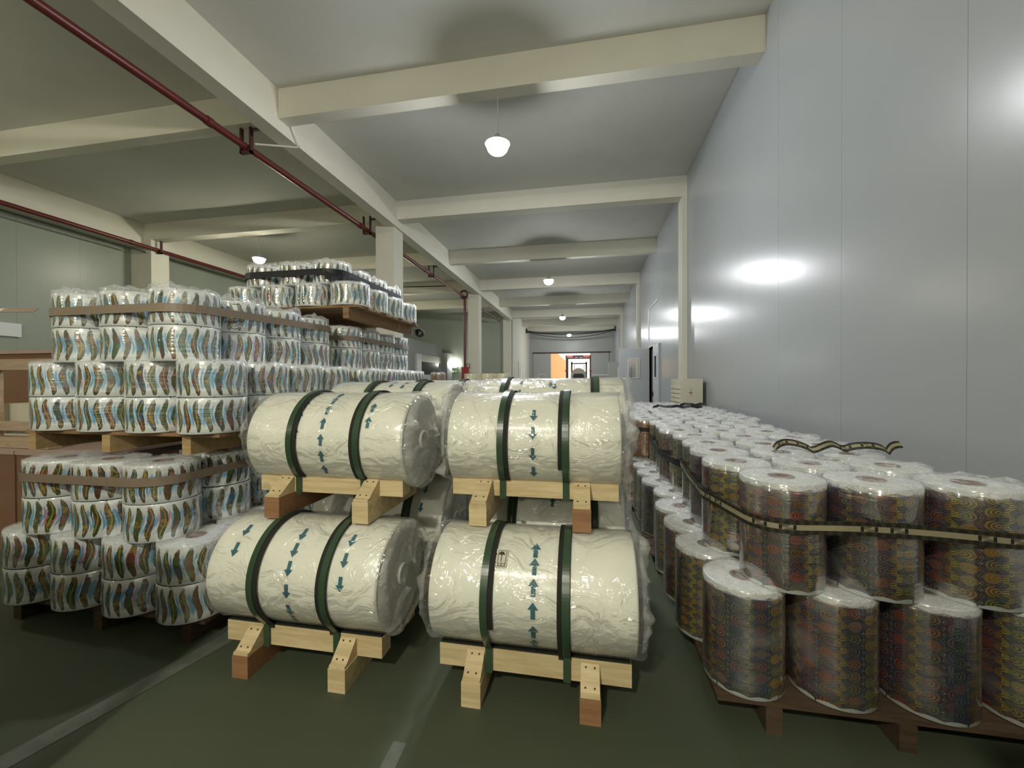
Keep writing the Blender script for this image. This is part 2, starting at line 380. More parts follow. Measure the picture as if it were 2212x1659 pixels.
# ------------------------------------------------------------------ mesh helpers
class MB:
    def __init__(s): s.v, s.f, s.uv, s.sm = [], [], [], []
    def add(s, vs, fs, uvs=None, smooth=False):
        o = len(s.v); s.v += [tuple(q) for q in vs]
        for i, f in enumerate(fs):
            s.f.append([o+k for k in f]); s.uv.append(uvs[i] if uvs else [(0, 0)]*len(f)); s.sm.append(smooth)
        return s
    def box(s, x0, x1, y0, y1, z0, z1):
        v = [(x0, y0, z0), (x1, y0, z0), (x1, y1, z0), (x0, y1, z0), (x0, y0, z1), (x1, y0, z1), (x1, y1, z1), (x0, y1, z1)]
        return s.add(v, [(0, 3, 2, 1), (4, 5, 6, 7), (0, 1, 5, 4), (1, 2, 6, 5), (2, 3, 7, 6), (3, 0, 4, 7)])
    def prism(s, prof, axis, a, b):
        """prof: list of 2-D points; axis 0 -> (a..b along x, prof=(y,z)), 1 -> along y, prof=(x,z)"""
        n = len(prof)
        mk = (lambda t, p: (t, p[0], p[1])) if axis == 0 else ((lambda t, p: (p[0], t, p[1])) if axis == 1 else (lambda t, p: (p[0], p[1], t)))
        v = [mk(a, p) for p in prof] + [mk(b, p) for p in prof]
        f = [list(range(n))[::-1], list(range(n, 2*n))] + [(i, (i+1) % n, n+(i+1) % n, n+i) for i in range(n)]
        return s.add(v, f)
    def lathe(s, prof, seg=32, center=(0, 0, 0), smooth=True, axis=2, caps=False):
        """prof: (r, z) list"""
        v, f, uv = [], [], []
        zs = [p[1] for p in prof]; z0, z1 = min(zs), max(zs); dz = (z1-z0) or 1
        for j in range(len(prof)):
            for i in range(seg):
                a = 2*PI*i/seg; r, z = prof[j]
                q = (r*math.cos(a), r*math.sin(a), z)
                if axis == 0: q = (z, q[0], q[1])
                if axis == 1: q = (q[0], z, q[1])
                v.append((q[0]+center[0], q[1]+center[1], q[2]+center[2]))
        for j in range(len(prof)-1):
            for i in range(seg):
                k = (i+1) % seg
                f.append((j*seg+i, j*seg+k, (j+1)*seg+k, (j+1)*seg+i))
                u0, u1 = i/seg, (i+1)/seg; w0, w1 = (prof[j][1]-z0)/dz, (prof[j+1][1]-z0)/dz
                uv.append([(u0, w0), (u1, w0), (u1, w1), (u0, w1)])
        if caps:
            f.append(list(range(seg))[::-1]); uv.append([(0, 0)]*seg)
            f.append(list(range((len(prof)-1)*seg, len(prof)*seg))); uv.append([(0, 1)]*seg)
        return s.add(v, f, uv, smooth)
    def tube(s, pts, r, seg=8):
        pts = [Vector(p) for p in pts]; v, f = [], []
        for i, p in enumerate(pts):
            d = (pts[min(i+1, len(pts)-1)]-pts[max(i-1, 0)]).normalized()
            a = d.cross(Vector((0, 0, 1))); a = a.normalized() if a.length > 1e-4 else Vector((1, 0, 0)); b = d.cross(a).normalized()
            for k in range(seg):
                t = 2*PI*k/seg; v.append(p+a*math.cos(t)*r+b*math.sin(t)*r)
        for i in range(len(pts)-1):
            for k in range(seg):
                q = (k+1) % seg; f.append((i*seg+k, i*seg+q, (i+1)*seg+q, (i+1)*seg+k))
        s.add(v, f, None, True)
        return s.add(v[:seg], [list(range(seg))]).add(v[-seg:], [list(range(seg))])
    def ribbon(s, pts, wid, nrm, w, t, closed=False):
        """solid strap: pts, width dirs, normals; width w, thickness t. UV.x = metres along"""
        v, f, uv = [], [], []; n = len(pts); L = [0]
        for i in range(1, n): L.append(L[-1]+(Vector(pts[i])-Vector(pts[i-1])).length)
        tot = L[-1] + (Vector(pts[0])-Vector(pts[-1])).length
        for p, a, b in zip(pts, wid, nrm):
            p, a, b = Vector(p), Vector(a), Vector(b)
            v += [p-a*w/2, p+a*w/2, p+a*w/2+b*t, p-a*w/2+b*t]
        for i in range(n if closed else n-1):
            j = (i+1) % n; l0 = L[i]; l1 = L[j] if j else tot
            for q, (va, vb) in enumerate(((0, 1), (1, 1), (1, 0), (0, 0))):
                q2 = (q+1) % 4
                f.append((4*i+q, 4*j+q, 4*j+q2, 4*i+q2)); uv.append([(l0, va), (l1, va), (l1, vb), (l0, vb)])
        if not closed:
            f.append((3, 2, 1, 0)); uv.append([(0, 0)]*4); f.append((4*n-4, 4*n-3, 4*n-2, 4*n-1)); uv.append([(0, 0)]*4)
        return s.add(v, f, uv, False)
    def mesh(s, name, fix=True):
        me = bpy.data.meshes.new(name); me.from_pydata(s.v, [], s.f)
        l = me.uv_layers.new(name='UVMap'); fl = [c for q in s.uv for p in q for c in p]
        l.data.foreach_set('uv', fl)
        me.polygons.foreach_set('use_smooth', s.sm); me.update()
        if fix:
            b = bmesh.new(); b.from_mesh(me); bmesh.ops.recalc_face_normals(b, faces=b.faces); b.to_mesh(me); b.free()
        return me

def link(name, me, mat=None, parent=None, loc=(0, 0, 0), rz=0.0):
    o = bpy.data.objects.new(name, me); COL.objects.link(o)
    if mat is not None and not me.materials: me.materials.append(mat)
    o.parent = parent; o.location = loc; o.rotation_euler = (0, 0, rz)
    return o
def build(name, mb, mat, parent=None, loc=(0, 0, 0), rz=0.0): return link(name, mb.mesh(name), MT[mat], parent, loc, rz)
def tag(o, label=None, cat=None, group=None, kind=None):
    if label: o['label'] = label
    if cat: o['category'] = cat
    if group: o['group'] = group
    if kind: o['kind'] = kind
    return o
def empty(name, loc=(0, 0, 0), rz=0.0, **k):
    o = bpy.data.objects.new(name, None); COL.objects.link(o); o.location = loc; o.rotation_euler = (0, 0, rz)
    o.empty_display_size = .1
    return tag(o, **k) if k else o
def struct(name, mb, mat, label=None, parent=None):
    o = build(name, mb, mat, parent)
    if parent is None: tag(o, label=label, kind='structure')
    return o
def B(*a): return MB().box(*a)

# ------------------------------------------------------------------ setting
XR, XW = 2.17, -12.8
YB, YE = -13.0, 33.4
ZC = 6.0
struct('floor', B(XW-.2, XR+.2, YB, YE+.2, -.2, 0), 'floor', 'dark green epoxy floor of the warehouse')
struct('ceiling', B(XW-.2, XR+.2, YB, YE+.2, ZC, ZC+.2), 'ceiling', 'flat grey-cream ceiling slab between the beams')
struct('wall_back', B(XW-.2, XR+.2, YB-.2, YB, 0, ZC), 'wall_end', 'plain wall closing the hall behind the viewpoint')
wr = empty('wall_right', (XR, 0, 0)); tag(wr, 'glossy pale grey sandwich panel wall beside the fish-print stack', kind='structure')
y = 1.61-1.18*13
DO0, DO1, DH = 13.75, 14.88, 2.65
while y < YE:
    y1 = min(y+1.18, YE); a, b = y+.0015, y1-.0015
    segs = []
    if b < DO0 or a > DO1: segs = [(a, b, 0)]
    else:
        if a < DO0: segs.append((a, DO0, 0))
        segs.append((max(a, DO0), min(b, DO1), DH))
        if b > DO1: segs.append((DO1, b, 0))
    for (p, q, z0) in segs: build('panel', B(0, .012, p, q, z0, ZC-.012), 'wall_right', wr)
    y = y1
build('backing', MB().box(.0125, .1, YB, DO0, 0, ZC).box(.0125, .1, DO1, YE, 0, ZC).box(.0125, .1, DO0, DO1, DH, ZC), 'seam', wr)
wl = empty('wall_left', (XW, 0, 0)); tag(wl, 'green-grey sandwich panel wall at the far side of the crates', kind='structure')
y = YB
while y < 25.4:
    build('panel', B(-.012, 0, y+.0015, min(y+1.18, 25.4)-.0015, 0, ZC), 'wall_left', wl); y += 1.18
build('backing', B(-.1, -.0125, YB, 25.4, 0, ZC), 'seam', wl)
struct('wall_far', B(XW, -4.65, 25.4, 25.6, 0, ZC), 'wall_left', 'green-grey end wall of the side bay behind the red pipe')
struct('wall_corridor', B(-4.85, -4.65, 25.6, YE, 0, ZC), 'column', 'cream side wall at the far end of the aisle')
eo0, eo1, eh = -2.9, .29, 3.77
ew = MB().box(-4.85, eo0, YE, YE+.2, 0, ZC).box(eo1, XR+.2, YE, YE+.2, 0, ZC).box(eo0, eo1, YE, YE+.2, eh, ZC)
struct('wall_end', ew, 'wall_end', 'grey end wall with the open loading doorway')
struct('trim_1', B(-4.4, 1.9, YE-.10, YE-.02, eh+.02, eh+.12), 'bracket', 'dark sliding door rail above the loading doorway')
dd = struct('door_1', B(-4.35, eo0-.02, YE-.08, YE-.03, .02, eh), 'wall_end', 'grey sliding leaf at the cream wall side of the doorway')
build('inset_frame', MB().box(-3.95, -3.3, YE-.09, YE-.08, 1.4, 1.44).box(-3.95, -3.91, YE-.09, YE-.08, 1.44, 2.05).box(-3.34, -3.3, YE-.09, YE-.08, 1.44, 2.05).box(-3.95, -3.3, YE-.09, YE-.08, 2.05, 2.09), 'beam', dd)
d2 = struct('door_2', B(eo1+.02, 1.75, YE-.08, YE-.03, .02, eh), 'wall_end', 'grey sliding leaf between the doorway and the panel wall')
build('rail', B(.45, 1.7, YE-.12, YE-.08, 1.95, 2.02), 'white_metal', d2)
d3 = struct('door_3', B(-4.65, -4.60, 27.6, 30.6, 0, 2.9), 'column', 'cream double door in the corridor side wall')
for q in (28.4, 29.6):
    build('window_pane', B(-4.60, -4.59, q, q+.7, 1.5, 2.5), 'white_metal', d3)
build('handle', B(-4.60, -4.55, 29.05, 29.1, 1.1, 1.3), 'black', d3)
# room behind the panel wall door, its darkness painted as black walls
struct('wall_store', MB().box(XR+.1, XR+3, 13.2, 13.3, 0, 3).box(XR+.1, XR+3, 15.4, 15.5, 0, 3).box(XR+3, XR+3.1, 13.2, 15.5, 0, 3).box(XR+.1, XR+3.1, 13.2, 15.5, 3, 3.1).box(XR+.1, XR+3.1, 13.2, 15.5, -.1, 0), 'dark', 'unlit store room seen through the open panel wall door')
# door leaf standing open, square to the wall
LY = 14.88
def leaf(name, label):
    mb = MB().box(0, .32, 0, .05, .02, DH-.02).box(.68, 1.0, 0, .05, .02, DH-.02).box(.32, .68, 0, .05, .02, 1.62).box(.32, .68, 0, .05, 2.28, DH-.02)
    o = build(name, mb, 'grey_door'); tag(o, label, kind='structure')
    fr = MB().box(.29, .32, -.012, .062, 1.6, 2.3).box(.68, .71, -.012, .062, 1.6, 2.3).box(.32, .68, -.012, .062, 1.59, 1.62).box(.32, .68, -.012, .062, 2.28, 2.31)
    build('window_frame', fr, 'white_metal', o); build('pane', B(.32, .68, .02, .03, 1.62, 2.28), 'glass', o)
    build('edge_trim', MB().box(-.004, .0, -.003, .053, .02, DH-.02).box(0, 1.0, -.003, .053, DH-.02, DH-.005), 'white_metal', o)
    build('handle', B(.06, .09, -.05, .0, 1.0, 1.15), 'black', o)
    return o
o = leaf('door_4', 'pale blue-grey door leaf with window standing open into the aisle'); o.location = (XR-1.03, LY, 0)
o = leaf('door_5', 'closed grey door leaf with window flush in the panel wall'); o.rotation_euler = (0, 0, -PI/2); o.location = (XR-.055, 13.74, 0)
struct('trim_2', MB().box(XR-.03, XR+.08, DO0-.05, DO0, 0, DH+.05).box(XR-.03, XR+.08, DO1, DO1+.05, 0, DH+.05).box(XR-.03, XR+.08, DO0, DO1, DH, DH+.05), 'beige', 'beige frame around the open panel wall doorway')
struct('trim_3', MB().box(XR-.02, XR, 14.9, 15.0, 2.9, 4.0).box(XR-.02, XR, 13.0, 15.0, 4.0, 4.03), 'white_metal', 'thin white moulding on the wall above the door')
# beams
def cross(name, y0, wd, label):
    struct(name, B(XW, XR, y0, y0+wd, 5.545, ZC), 'beam', label)
BY = [(-10.3, .3), (-6.4, .21), (-2.4, .21), (1.5, .21), (5.485, .21), (9.43, .3), (13.35, .21), (17.45, .3), (21.4, .21), (25.4, .3), (29.4, .21), (33.1, .3)]
BN = ['hall end', 'rear', 'rear lamp', 'overhead', 'near hanging lamp', 'first column', 'mid bay', 'second column', 'red pipe end', 'corridor corner', 'cable bundle', 'loading doorway']
for i, (yy, wd) in enumerate(BY):
    if 1 < i < 4 and yy > 0: continue
    if i < 9: cross('beam_%d' % (i+1), yy, wd, 'cream cross beam under the ceiling at the '+BN[i])
    else: struct('beam_%d' % (i+1), B(-4.85, XR, yy, min(yy+wd, YE), 5.545, ZC), 'beam', 'cream cross beam under the ceiling at the '+BN[i])
struct('beam_20', B(-4.913, -4.646, YB, 25.4, 5.363, ZC), 'beam', 'long cream beam running above the red pipe')
struct('beam_21', B(XW, XW+.45, YB, 25.4, 5.363, ZC), 'beam', 'long cream beam along the green-grey wall')
for i, (yy, nm) in enumerate(((9.40, 'first cream column behind the topmost pallet'), (17.42, 'second cream column with the red standpipe'), (25.15, 'third cream column at the corridor corner'))):
    struct('column_%d' % (i+1), B(-5.2, -4.71, yy, yy+.5, 0, 5.545), 'column', nm)
for i, yy in enumerate((-10.3, 9.43, 17.45)):
    struct('column_%d' % (i+4), B(XW, XW+.7, yy, yy+.5, 0, 5.545), 'column', ('rear cream wall column on the green-grey wall', 'cream wall column behind the lure-print rolls', 'hidden far cream wall column on the green-grey wall')[i])
for i, yy in enumerate((1.3, 9.43, 17.45, 25.4)):
    if yy < 2: continue
    struct('column_%d' % (i+7), B(XR-.1, XR+.07, yy, yy+.4, 0, 5.545), 'column', ('', 'slim cream column in the panel wall by the beige cabinet', 'slim cream column in the panel wall past the open door', 'slim cream column in the panel wall near the doorway')[i])
struct('wall_partition', MB().box(XW+.02, -9.0, 16.0, 24.4, 0, 3.75).box(XW+.02, -8.65, 24.4, 25.38, 0, 3.3), 'seam_wall' if 'seam_wall' in MT else 'wall_end', 'grey box room built against the far green-grey wall')
pd = struct('door_6', B(-9.0, -8.93, 20.9, 23.6, 0, 2.6), 'dark_glass', 'dark glazed hatch in the grey box room')
build('door_post', B(-9.0, -8.88, 20.3, 20.9, 0, 3.0), 'white_metal', pd)
build('door_head', B(-9.0, -8.9, 20.9, 23.9, 2.6, 3.0), 'beige', pd)
build('sill_panel', B(-9.0, -8.91, 20.9, 23.6, 0, 1.9), 'white_metal', pd)
# outside
struct('ground_yard', B(-14, 14, YE+.2, 75, -.12, -.02), 'outground', 'sunlit concrete yard beyond the doorway')
struct('wall_yard', B(-3.5, -3.15, YE+.6, 62, 0, 4.6), 'outside', 'ochre wall outside the loading doorway')
# floor lines
def strip(pts, wd):
    mb = MB()
    for (x0, y0), (x1, y1) in zip(pts, pts[1:]):
        mb.add([(x0-wd/2, y0, .002), (x0+wd/2, y0, .002), (x1+wd/2, y1, .002), (x1-wd/2, y1, .002)], [(0, 1, 2, 3)])
    return mb
tag(build('floor_line', strip([(-2.42, .6), (-2.28, 1.15), (-2.19, 1.5), (-2.08, 2.0), (-2.06, 3.0), (-2.06, 12.0)], .11), 'line'), 'worn pale grey aisle line on the green floor', kind='structure')
tag(build('floor_line', strip([(-.76, 1.2), (-.765, 1.56)], .06), 'line'), 'short pale mark on the floor before the white rolls', kind='structure')  # short strip, paler than the floor around it
tag(build('floor_line', strip([(.42, 3.2), (.42, 14.0)], .08), 'line'), 'pale grey line beside the fish-print pallets', kind='structure')

# ------------------------------------------------------------------ hanging lamps
def lamp(x, y, z, mat, label, cordtop):
    t = empty('hanging_lamp', (x, y, z), label=label, cat='lamp', group='hanging high bay lamps')
    dome = [(.002, -.115)] + [(.15*math.sin(a), -.115*math.cos(a)) for a in [i*PI/16 for i in range(1, 9)]] + [(.145, .015), (.135, .028)]
    build('lens', MB().lathe(dome, 24), mat, t)
    build('housing', MB().lathe([(.13, .030), (.180, .034), (.180, .048), (.12, .075), (.06, .11), (.035, .17), (.001, .175)], 24), 'housing', t)
    build('cord', MB().tube([(0, 0, .17), (0.005, 0, .5), (0, 0, cordtop-z)], .006, 6), 'cord', t)
    build('hook', MB().tube([(-.02, -.05, cordtop-z), (-.02, -.05, cordtop-z-.06)], .008, 6), 'nail', t)
LM = [(-10.15, 'lamp_warm', 'lamp hanging far behind the viewpoint'), (-3.4, 'lamp_warm', 'lamp hanging behind the viewpoint'),
      (5.65, 'lamp', 'glowing round lamp hanging nearest below the crossing beam'), (13.55, 'lamp', 'second glowing round lamp along the aisle ceiling'),
      (21.45, 'lamp', 'third glowing round lamp along the aisle ceiling'), (29.6, 'lamp', 'farthest small glowing lamp before the black cable bundle')]
for yy, mt, lb in LM: lamp(-1.24, yy, 4.84, mt, lb, 6.0)
for yy, mt, lb in ((-5.6, 'lamp_green', 'side bay lamp far behind the viewpoint'), (2.3, 'lamp_green', 'side bay lamp above the crates'), (10.2, 'lamp_green', 'side bay lamp glowing behind the topmost pallet'), (18.1, 'lamp_green', 'side bay lamp hidden past the first column')):
    lamp(-9.3, yy, 5.04 if 'topmost' in lb else 4.84, mt, lb, 6.0)

# ------------------------------------------------------------------ red pipes
def pipe(x, z, y0, y1, label, brackets, down=None):
    t = empty('fire_pipe', (x, y0, z), label=label, cat='pipe', group='red fire pipes')
    mb = MB().tube([(0, 0, 0), (0, y1-y0, 0)], .055, 12); build('pipe_run', mb, 'pipe', t)
    yy = 3.
    while yy < y1-y0: build('coupling', MB().tube([(0, yy, 0), (0, yy+.09, 0)], .066, 12), 'pipe', t); yy += 3.95
    for b in brackets:
        q = b-y0
        h = empty_child('hanger', t, (0, q, 0))
        build('hanger_frame', MB().box(-.10, .10, -.03, .03, -.10, -.06).box(-.10, -.075, -.03, .03, -.10, .34).box(.075, .10, -.03, .03, -.10, .34), 'bracket', h)
        build('hanger_arm', B(.10, .62 if x < -8 or x > -6 else .42, -.02, .02, .24, .28) if x > -8 else B(-.75, -.10, -.02, .02, .24, .28), 'bracket', h)
    return t
def empty_child(name, p, loc):
    o = bpy.data.objects.new(name, None); COL.objects.link(o); o.parent = p; o.location = loc; return o
p1 = pipe(-5.32, 5.24, -6, 17.35, 'near dark red pipe running under the long cream beam', (5.6, 9.2, 13.4))
sp = build('standpipe', MB().tube([(0, 23.35, 0), (0, 23.35, -5.24)], .055, 12), 'pipe', p1)
build('valve_box', B(-.12, .16, 23.2, 23.48, -3.95, -3.1), 'red', p1)
build('valve_handle', MB().tube([(.1, 23.3, -3.1), (.1, 23.3, -2.95), (.22, 23.3, -2.95), (.22, 23.3, -3.15)], .018, 6), 'bracket', p1)
build('valve_wheel', MB().lathe([(.16, -.02), (.2, 0), (.16, .02), (.12, 0), (.16, -.02)], 20, (0, 23.2, .1), axis=1), 'bracket', p1)
p2 = pipe(-5.3, 5.24, 18.6, 24.6, 'short dark red pipe stub beyond the second column', (19.0,))
p3 = pipe(-12.05, 5.28, -6, 16.5, 'far dark red pipe along the green-grey wall', (9.6,))
tag(build('wall_conduit', MB().tube([(-12.2, -6, 5.17), (-12.2, 9.35, 5.17)], .018, 8), 'black'), 'thin black conduit running under the far red pipe', 'conduit')
tag(build('white_conduit', MB().tube([(-4.61, 5.73, 5.56), (-4.60, 5.80, 5.46), (-4.59, 5.88, 5.37), (-4.60, 5.90, 5.345), (-4.66, 5.89, 5.335), (-4.95, 5.78, 5.33), (-5.23, 5.68, 5.33)], .016, 8), 'cable'), 'white conduit bent from the crossing beam to the pipe hanger', 'conduit')
tag(build('cable_bundle', MB().tube([(-4.62+6.77*i/16, 31.3, 5.40-.30*(1-((i-8)/8)**2)) for i in range(17)], .05, 8).tube([(-4.62+6.77*i/16, 31.3, 5.36-.52*(1-((i-8)/8)**2)) for i in range(17)], .025, 8).box(-4.65, -4.55, 31.2, 31.4, 5.25, 5.6).box(2.07, 2.17, 31.2, 31.4, 5.25, 5.6), 'black'), 'thick black cable bundle sagging across the far aisle', 'cable')
tag(build('ceiling_cable', MB().tube([(-12.1, 15.4, 5.48), (-5.33, 15.4, 5.30)], .02, 6), 'black'), 'thin black cable spanning to the red pipe corner', 'cable')

# ------------------------------------------------------------------ film rolls
WR = 4
def roll_meshes(kind, r, h, mat, wrap_h, low_h=.02):
    d = {}
    n = 6
    prof = [(.002, 0), (r-.012, 0), (r-.003, .002)] + [(r, .006+(h-.012)*i/n) for i in range(n+1)] + [(r-.003, h-.002)]
    mb = MB(); seg = 56
    mb.lathe(prof, seg)
    d['body'] = mb.mesh(kind+'_body')
    rc = .042
    mb = MB().lathe([(r-.003, h-.002), (r-.006, h), (rc+.012, h)], 40, smooth=False)
    d['end'] = mb.mesh(kind+'_end')
    mb = MB().lathe([(rc+.012, h), (rc+.010, h+.003), (rc, h+.003), (rc-.003, h-.05), (.001, h-.05)], 24)
    d['core'] = mb.mesh(kind+'_core')
    d['wrap'] = []
    for k in range(WR*2):
        wh = wrap_h if k < WR else low_h
        nr, ns = 9, 40; v, f = [], []
        sd = k*13.7
        for j in range(nr):
            t = j/(nr-1)
            rad = (r+.001)*(1-max(0, t-.12)/.88) if t > .12 else r+.001
            for i in range(ns):
                a = 2*PI*i/ns
                p = Vector((math.cos(a)*2.2, math.sin(a)*2.2, sd))
                base = h-.03 if j == 0 else h+.004
                q = Vector((rad*math.cos(a), rad*math.sin(a), 0))
                nz = abs(noise.fractal(q*14+Vector((0, 0, sd)), 1.0, 2.0, 3)) + .7*max(0, noise.noise(q*7.5+Vector((sd, 3, 0)))+.1)
                e = math.sin(min(1, t*1.35)*PI)**.7 if t < .74 else .45
                z = base + min(wh*nz*e, .085 if k < WR else .028)*(j > 0)
                rr = rad
                v.append((rr*math.cos(a), rr*math.sin(a), z))
        for j in range(nr-1):
            for i in range(ns):
                k2 = (i+1) % ns; f.append((j*ns+i, j*ns+k2, (j+1)*ns+k2, (j+1)*ns+i))
        mb = MB().add(v[:nr*ns], f, None, True)
        d['wrap'].append(mb.mesh(kind+'_wrap', fix=False))
    d['mat'] = mat
    return d
RK = {'lure': roll_meshes('lure', .186, .2225, 'lure', .055),
      'fish': roll_meshes('fish', .1675, .465, 'fish', .032),
      'orange': roll_meshes('orange', .1675, .465, 'orange', .032)}
for k in RK.values():
    k['body'].materials.append(MT[k['mat']]); k['end'].materials.append(MT['end']); k['core'].materials.append(MT['core'])
    for q in k['wrap']: q.materials.append(MT['wrap'])
rcount = [0]
def film_roll(kind, x, y, z, label, group, top=True, wrap=True, low=False):
    d = RK[kind]; rcount[0] += 1
    t = empty('film_roll', (x, y, z), random.uniform(0, 2*PI), label=label, cat='film roll', group=group)
    link('printed_body', d['body'], None, t)
    if top:
        link('end_face', d['end'], None, t); link('core', d['core'], None, t)
    if wrap: link('plastic_wrap', random.choice(d['wrap'][WR:] if low else d['wrap'][:WR]), None, t)
    return t
ORD = ['', 'first', 'second', 'third', 'fourth', 'fifth', 'sixth', 'seventh', 'eighth', 'ninth', 'tenth']
def jit(a=.002): return random.uniform(-a, a)

# pallets
def pallet(x0, x1, y0, y1, z, label, mat='pallet', stringers=None, hh=.13, light=False):
    t = empty('wooden_pallet', ((x0+x1)/2, (y0+y1)/2, z), label=label, cat='pallet', group='wooden pallets under the rolls')
    w_, d_ = (x1-x0), (y1-y0); n = 8; bw = d_/n
    pm = B(-w_/2, w_/2, -bw/2+.008, bw/2-.008, hh-.022, hh-.001).mesh('plank')
    for i in range(n): link('plank', pm, MT[mat], t, (jit(.004), -d_/2+bw*(i+.5), 0))
    ss = stringers or [x0+.12, (x0+x1)/2, x1-.12]
    sm = B(-.032, .032, -d_/2, d_/2, 0, hh-.022).mesh('stringer')
    for s_ in ss: link('stringer', sm, MT['pallet_light' if light else mat], t, (s_-(x0+x1)/2, 0, 0))
    return t

def hull(pts):
    pts = sorted(set(pts))
    def cr(o, a, b): return (a[0]-o[0])*(b[1]-o[1])-(a[1]-o[1])*(b[0]-o[0])
    lo = []
    for p in pts:
        while len(lo) > 1 and cr(lo[-2], lo[-1], p) <= 0: lo.pop()
        lo.append(p)
    hi = []
    for p in reversed(pts):
        while len(hi) > 1 and cr(hi[-2], hi[-1], p) <= 0: hi.pop()
        hi.append(p)
    return lo[:-1]+hi[:-1]
def stack_strap(name, centers, r, zf, width, mat, label, cat='strap', extra=None):
    pts = []
    for (x, y) in centers:
        for i in range(40):
            a = 2*PI*i/40; pts.append((round(x+(r+.006)*math.cos(a), 5), round(y+(r+.006)*math.sin(a), 5)))
    hp = hull(pts); out = []
    for i, p in enumerate(hp):
        q = hp[(i+1) % len(hp)]; L = math.hypot(q[0]-p[0], q[1]-p[1]); n = max(1, int(L/.06))
        for k in range(n): out.append((p[0]+(q[0]-p[0])*k/n, p[1]+(q[1]-p[1])*k/n))
    n = len(out); P, W_, N_ = [], [], []
    for i, (x, y) in enumerate(out):
        a, b = out[i-1], out[(i+1) % n]; d = Vector((b[0]-a[0], b[1]-a[1], 0)).normalized(); nn = Vector((d.y, -d.x, 0))
        P.append((x, y, zf(x, y))); tw = noise.noise(Vector((x*1.3, y*1.3, 5)))*.12
        W_.append(Vector((0, 0, 1))+nn*tw); N_.append(nn)
    mb = MB().ribbon(P, W_, N_, width, .003, True)
    if extra: extra(mb)
    return tag(build(name, mb, mat), label, cat)

# ---- lure-print stacks by the aisle
C4 = [-2.33, -2.72, -3.11, -3.50]; C3 = [-2.565, -2.945, -3.33]
Hh = .2225
def pen_marks(roll):
    r = .1875
    def pt(u, v): return (r*math.cos(u/r), r*math.sin(u/r), v)
    strokes = [[(-.03, .19), (-.035, .16), (-.05, .13)], [(.0, .195), (.03, .20), (.05, .19)], [(-.05, .10), (-.01, .112), (.03, .108), (.045, .09), (.02, .075), (-.02, .06), (-.035, .045), (-.01, .035), (.03, .05), (.06, .085)], [(-.05, .07), (-.01, .07), (.03, .062)], [(-.02, .03), (.01, .02), (.03, .03)]]
    mb = MB()
    for st in strokes:
        fine = []
        for a, b in zip(st, st[1:]): fine += [(a[0]+(b[0]-a[0])*t, a[1]+(b[1]-a[1])*t) for t in (0, .33, .66)]
        mb.tube([pt(*q) for q in fine+[st[-1]]], .0016, 5)
    o = build('pen_mark', mb, 'black', roll); o['label'] = 'black pen scribble on the film'
    o.rotation_euler = (0, 0, math.radians(-52)-roll.rotation_euler.z)
def lure_stack(Y4, Y3, base_z, layers, first_layer, stack, zgap=0, topfull=False):
    """perimeter rolls of one pallet load: rows nearest the viewer and next to the aisle"""
    for li, (cols, rows) in enumerate(layers):
        z = base_z + Hh*li; ln = first_layer+li
        last = li == len(layers)-1
        opened = last or (len(layers[li+1][0]) != len(cols))
        for ri, yy in enumerate(rows):
            for ci, xx in enumerate(cols):
                if not (ri == 0 or ci == 0): continue
                if ri == 0: lab = 'lure-print film roll %s from aisle in front row, %s layer of %s' % (ORD[ci+1], ORD[ln], stack)
                else: lab = 'lure-print film roll on aisle side, row %s back, %s layer of %s' % (ORD[ri+1], ORD[ln], stack)
                ro = film_roll('lure', xx+jit(), yy+jit(), z+.001, lab, 'lure-print film rolls of the '+stack, top=opened, wrap=opened, low=not (ln == 8 and stack == 'near stack' or ln == 10))
                if ln == 8 and ri == 1 and stack == 'near stack': pen_marks(ro)
YA1 = [2.06, 2.45, 2.84, 3.23]; YA2 = [2.21, 2.60, 2.99, 3.38]
YB1 = [3.95, 4.33, 4.71, 5.09]; YC1 = [3.71, 4.09, 4.47, 4.85]
sA, sB, sC = 'near stack', 'far stack', 'topmost pallet'
lp = MB
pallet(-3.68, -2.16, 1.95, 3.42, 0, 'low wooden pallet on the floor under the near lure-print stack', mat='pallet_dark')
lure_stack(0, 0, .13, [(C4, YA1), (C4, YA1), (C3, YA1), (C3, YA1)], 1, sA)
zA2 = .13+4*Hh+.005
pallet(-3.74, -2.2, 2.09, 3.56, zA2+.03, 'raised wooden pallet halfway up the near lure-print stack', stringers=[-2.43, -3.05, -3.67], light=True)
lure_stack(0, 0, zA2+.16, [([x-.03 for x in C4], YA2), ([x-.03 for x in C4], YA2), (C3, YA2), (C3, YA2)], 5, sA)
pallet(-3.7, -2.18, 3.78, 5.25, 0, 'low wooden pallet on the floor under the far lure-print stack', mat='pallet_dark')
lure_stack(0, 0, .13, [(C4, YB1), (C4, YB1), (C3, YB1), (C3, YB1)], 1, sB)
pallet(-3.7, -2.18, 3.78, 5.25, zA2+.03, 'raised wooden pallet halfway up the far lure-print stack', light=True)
lure_stack(0, 0, zA2+.16, [(C4, YB1), (C4, YB1), (C3, YB1), (C3, YB1)], 5, sB)
zC = zA2+.16+4*Hh+.04
pallet(-3.72, -2.16, 3.55, 5.0, zC, 'highest wooden pallet resting on the far lure-print stack')
lure_stack(0, 0, zC+.13, [(C4, YC1), (C3, [y+.05 for y in YC1])], 9, sC)
zt = zA2+.16
def flap(mb):
    P = [(-3.55, 2.05, zt+.79), (-3.75, 2.0, zt+.79), (-4.02, 2.06, zt+.80)]
    mb.ribbon(P, [(0, .6, .6)]*3, [(0, -.7, .7)]*3, .05, .003)
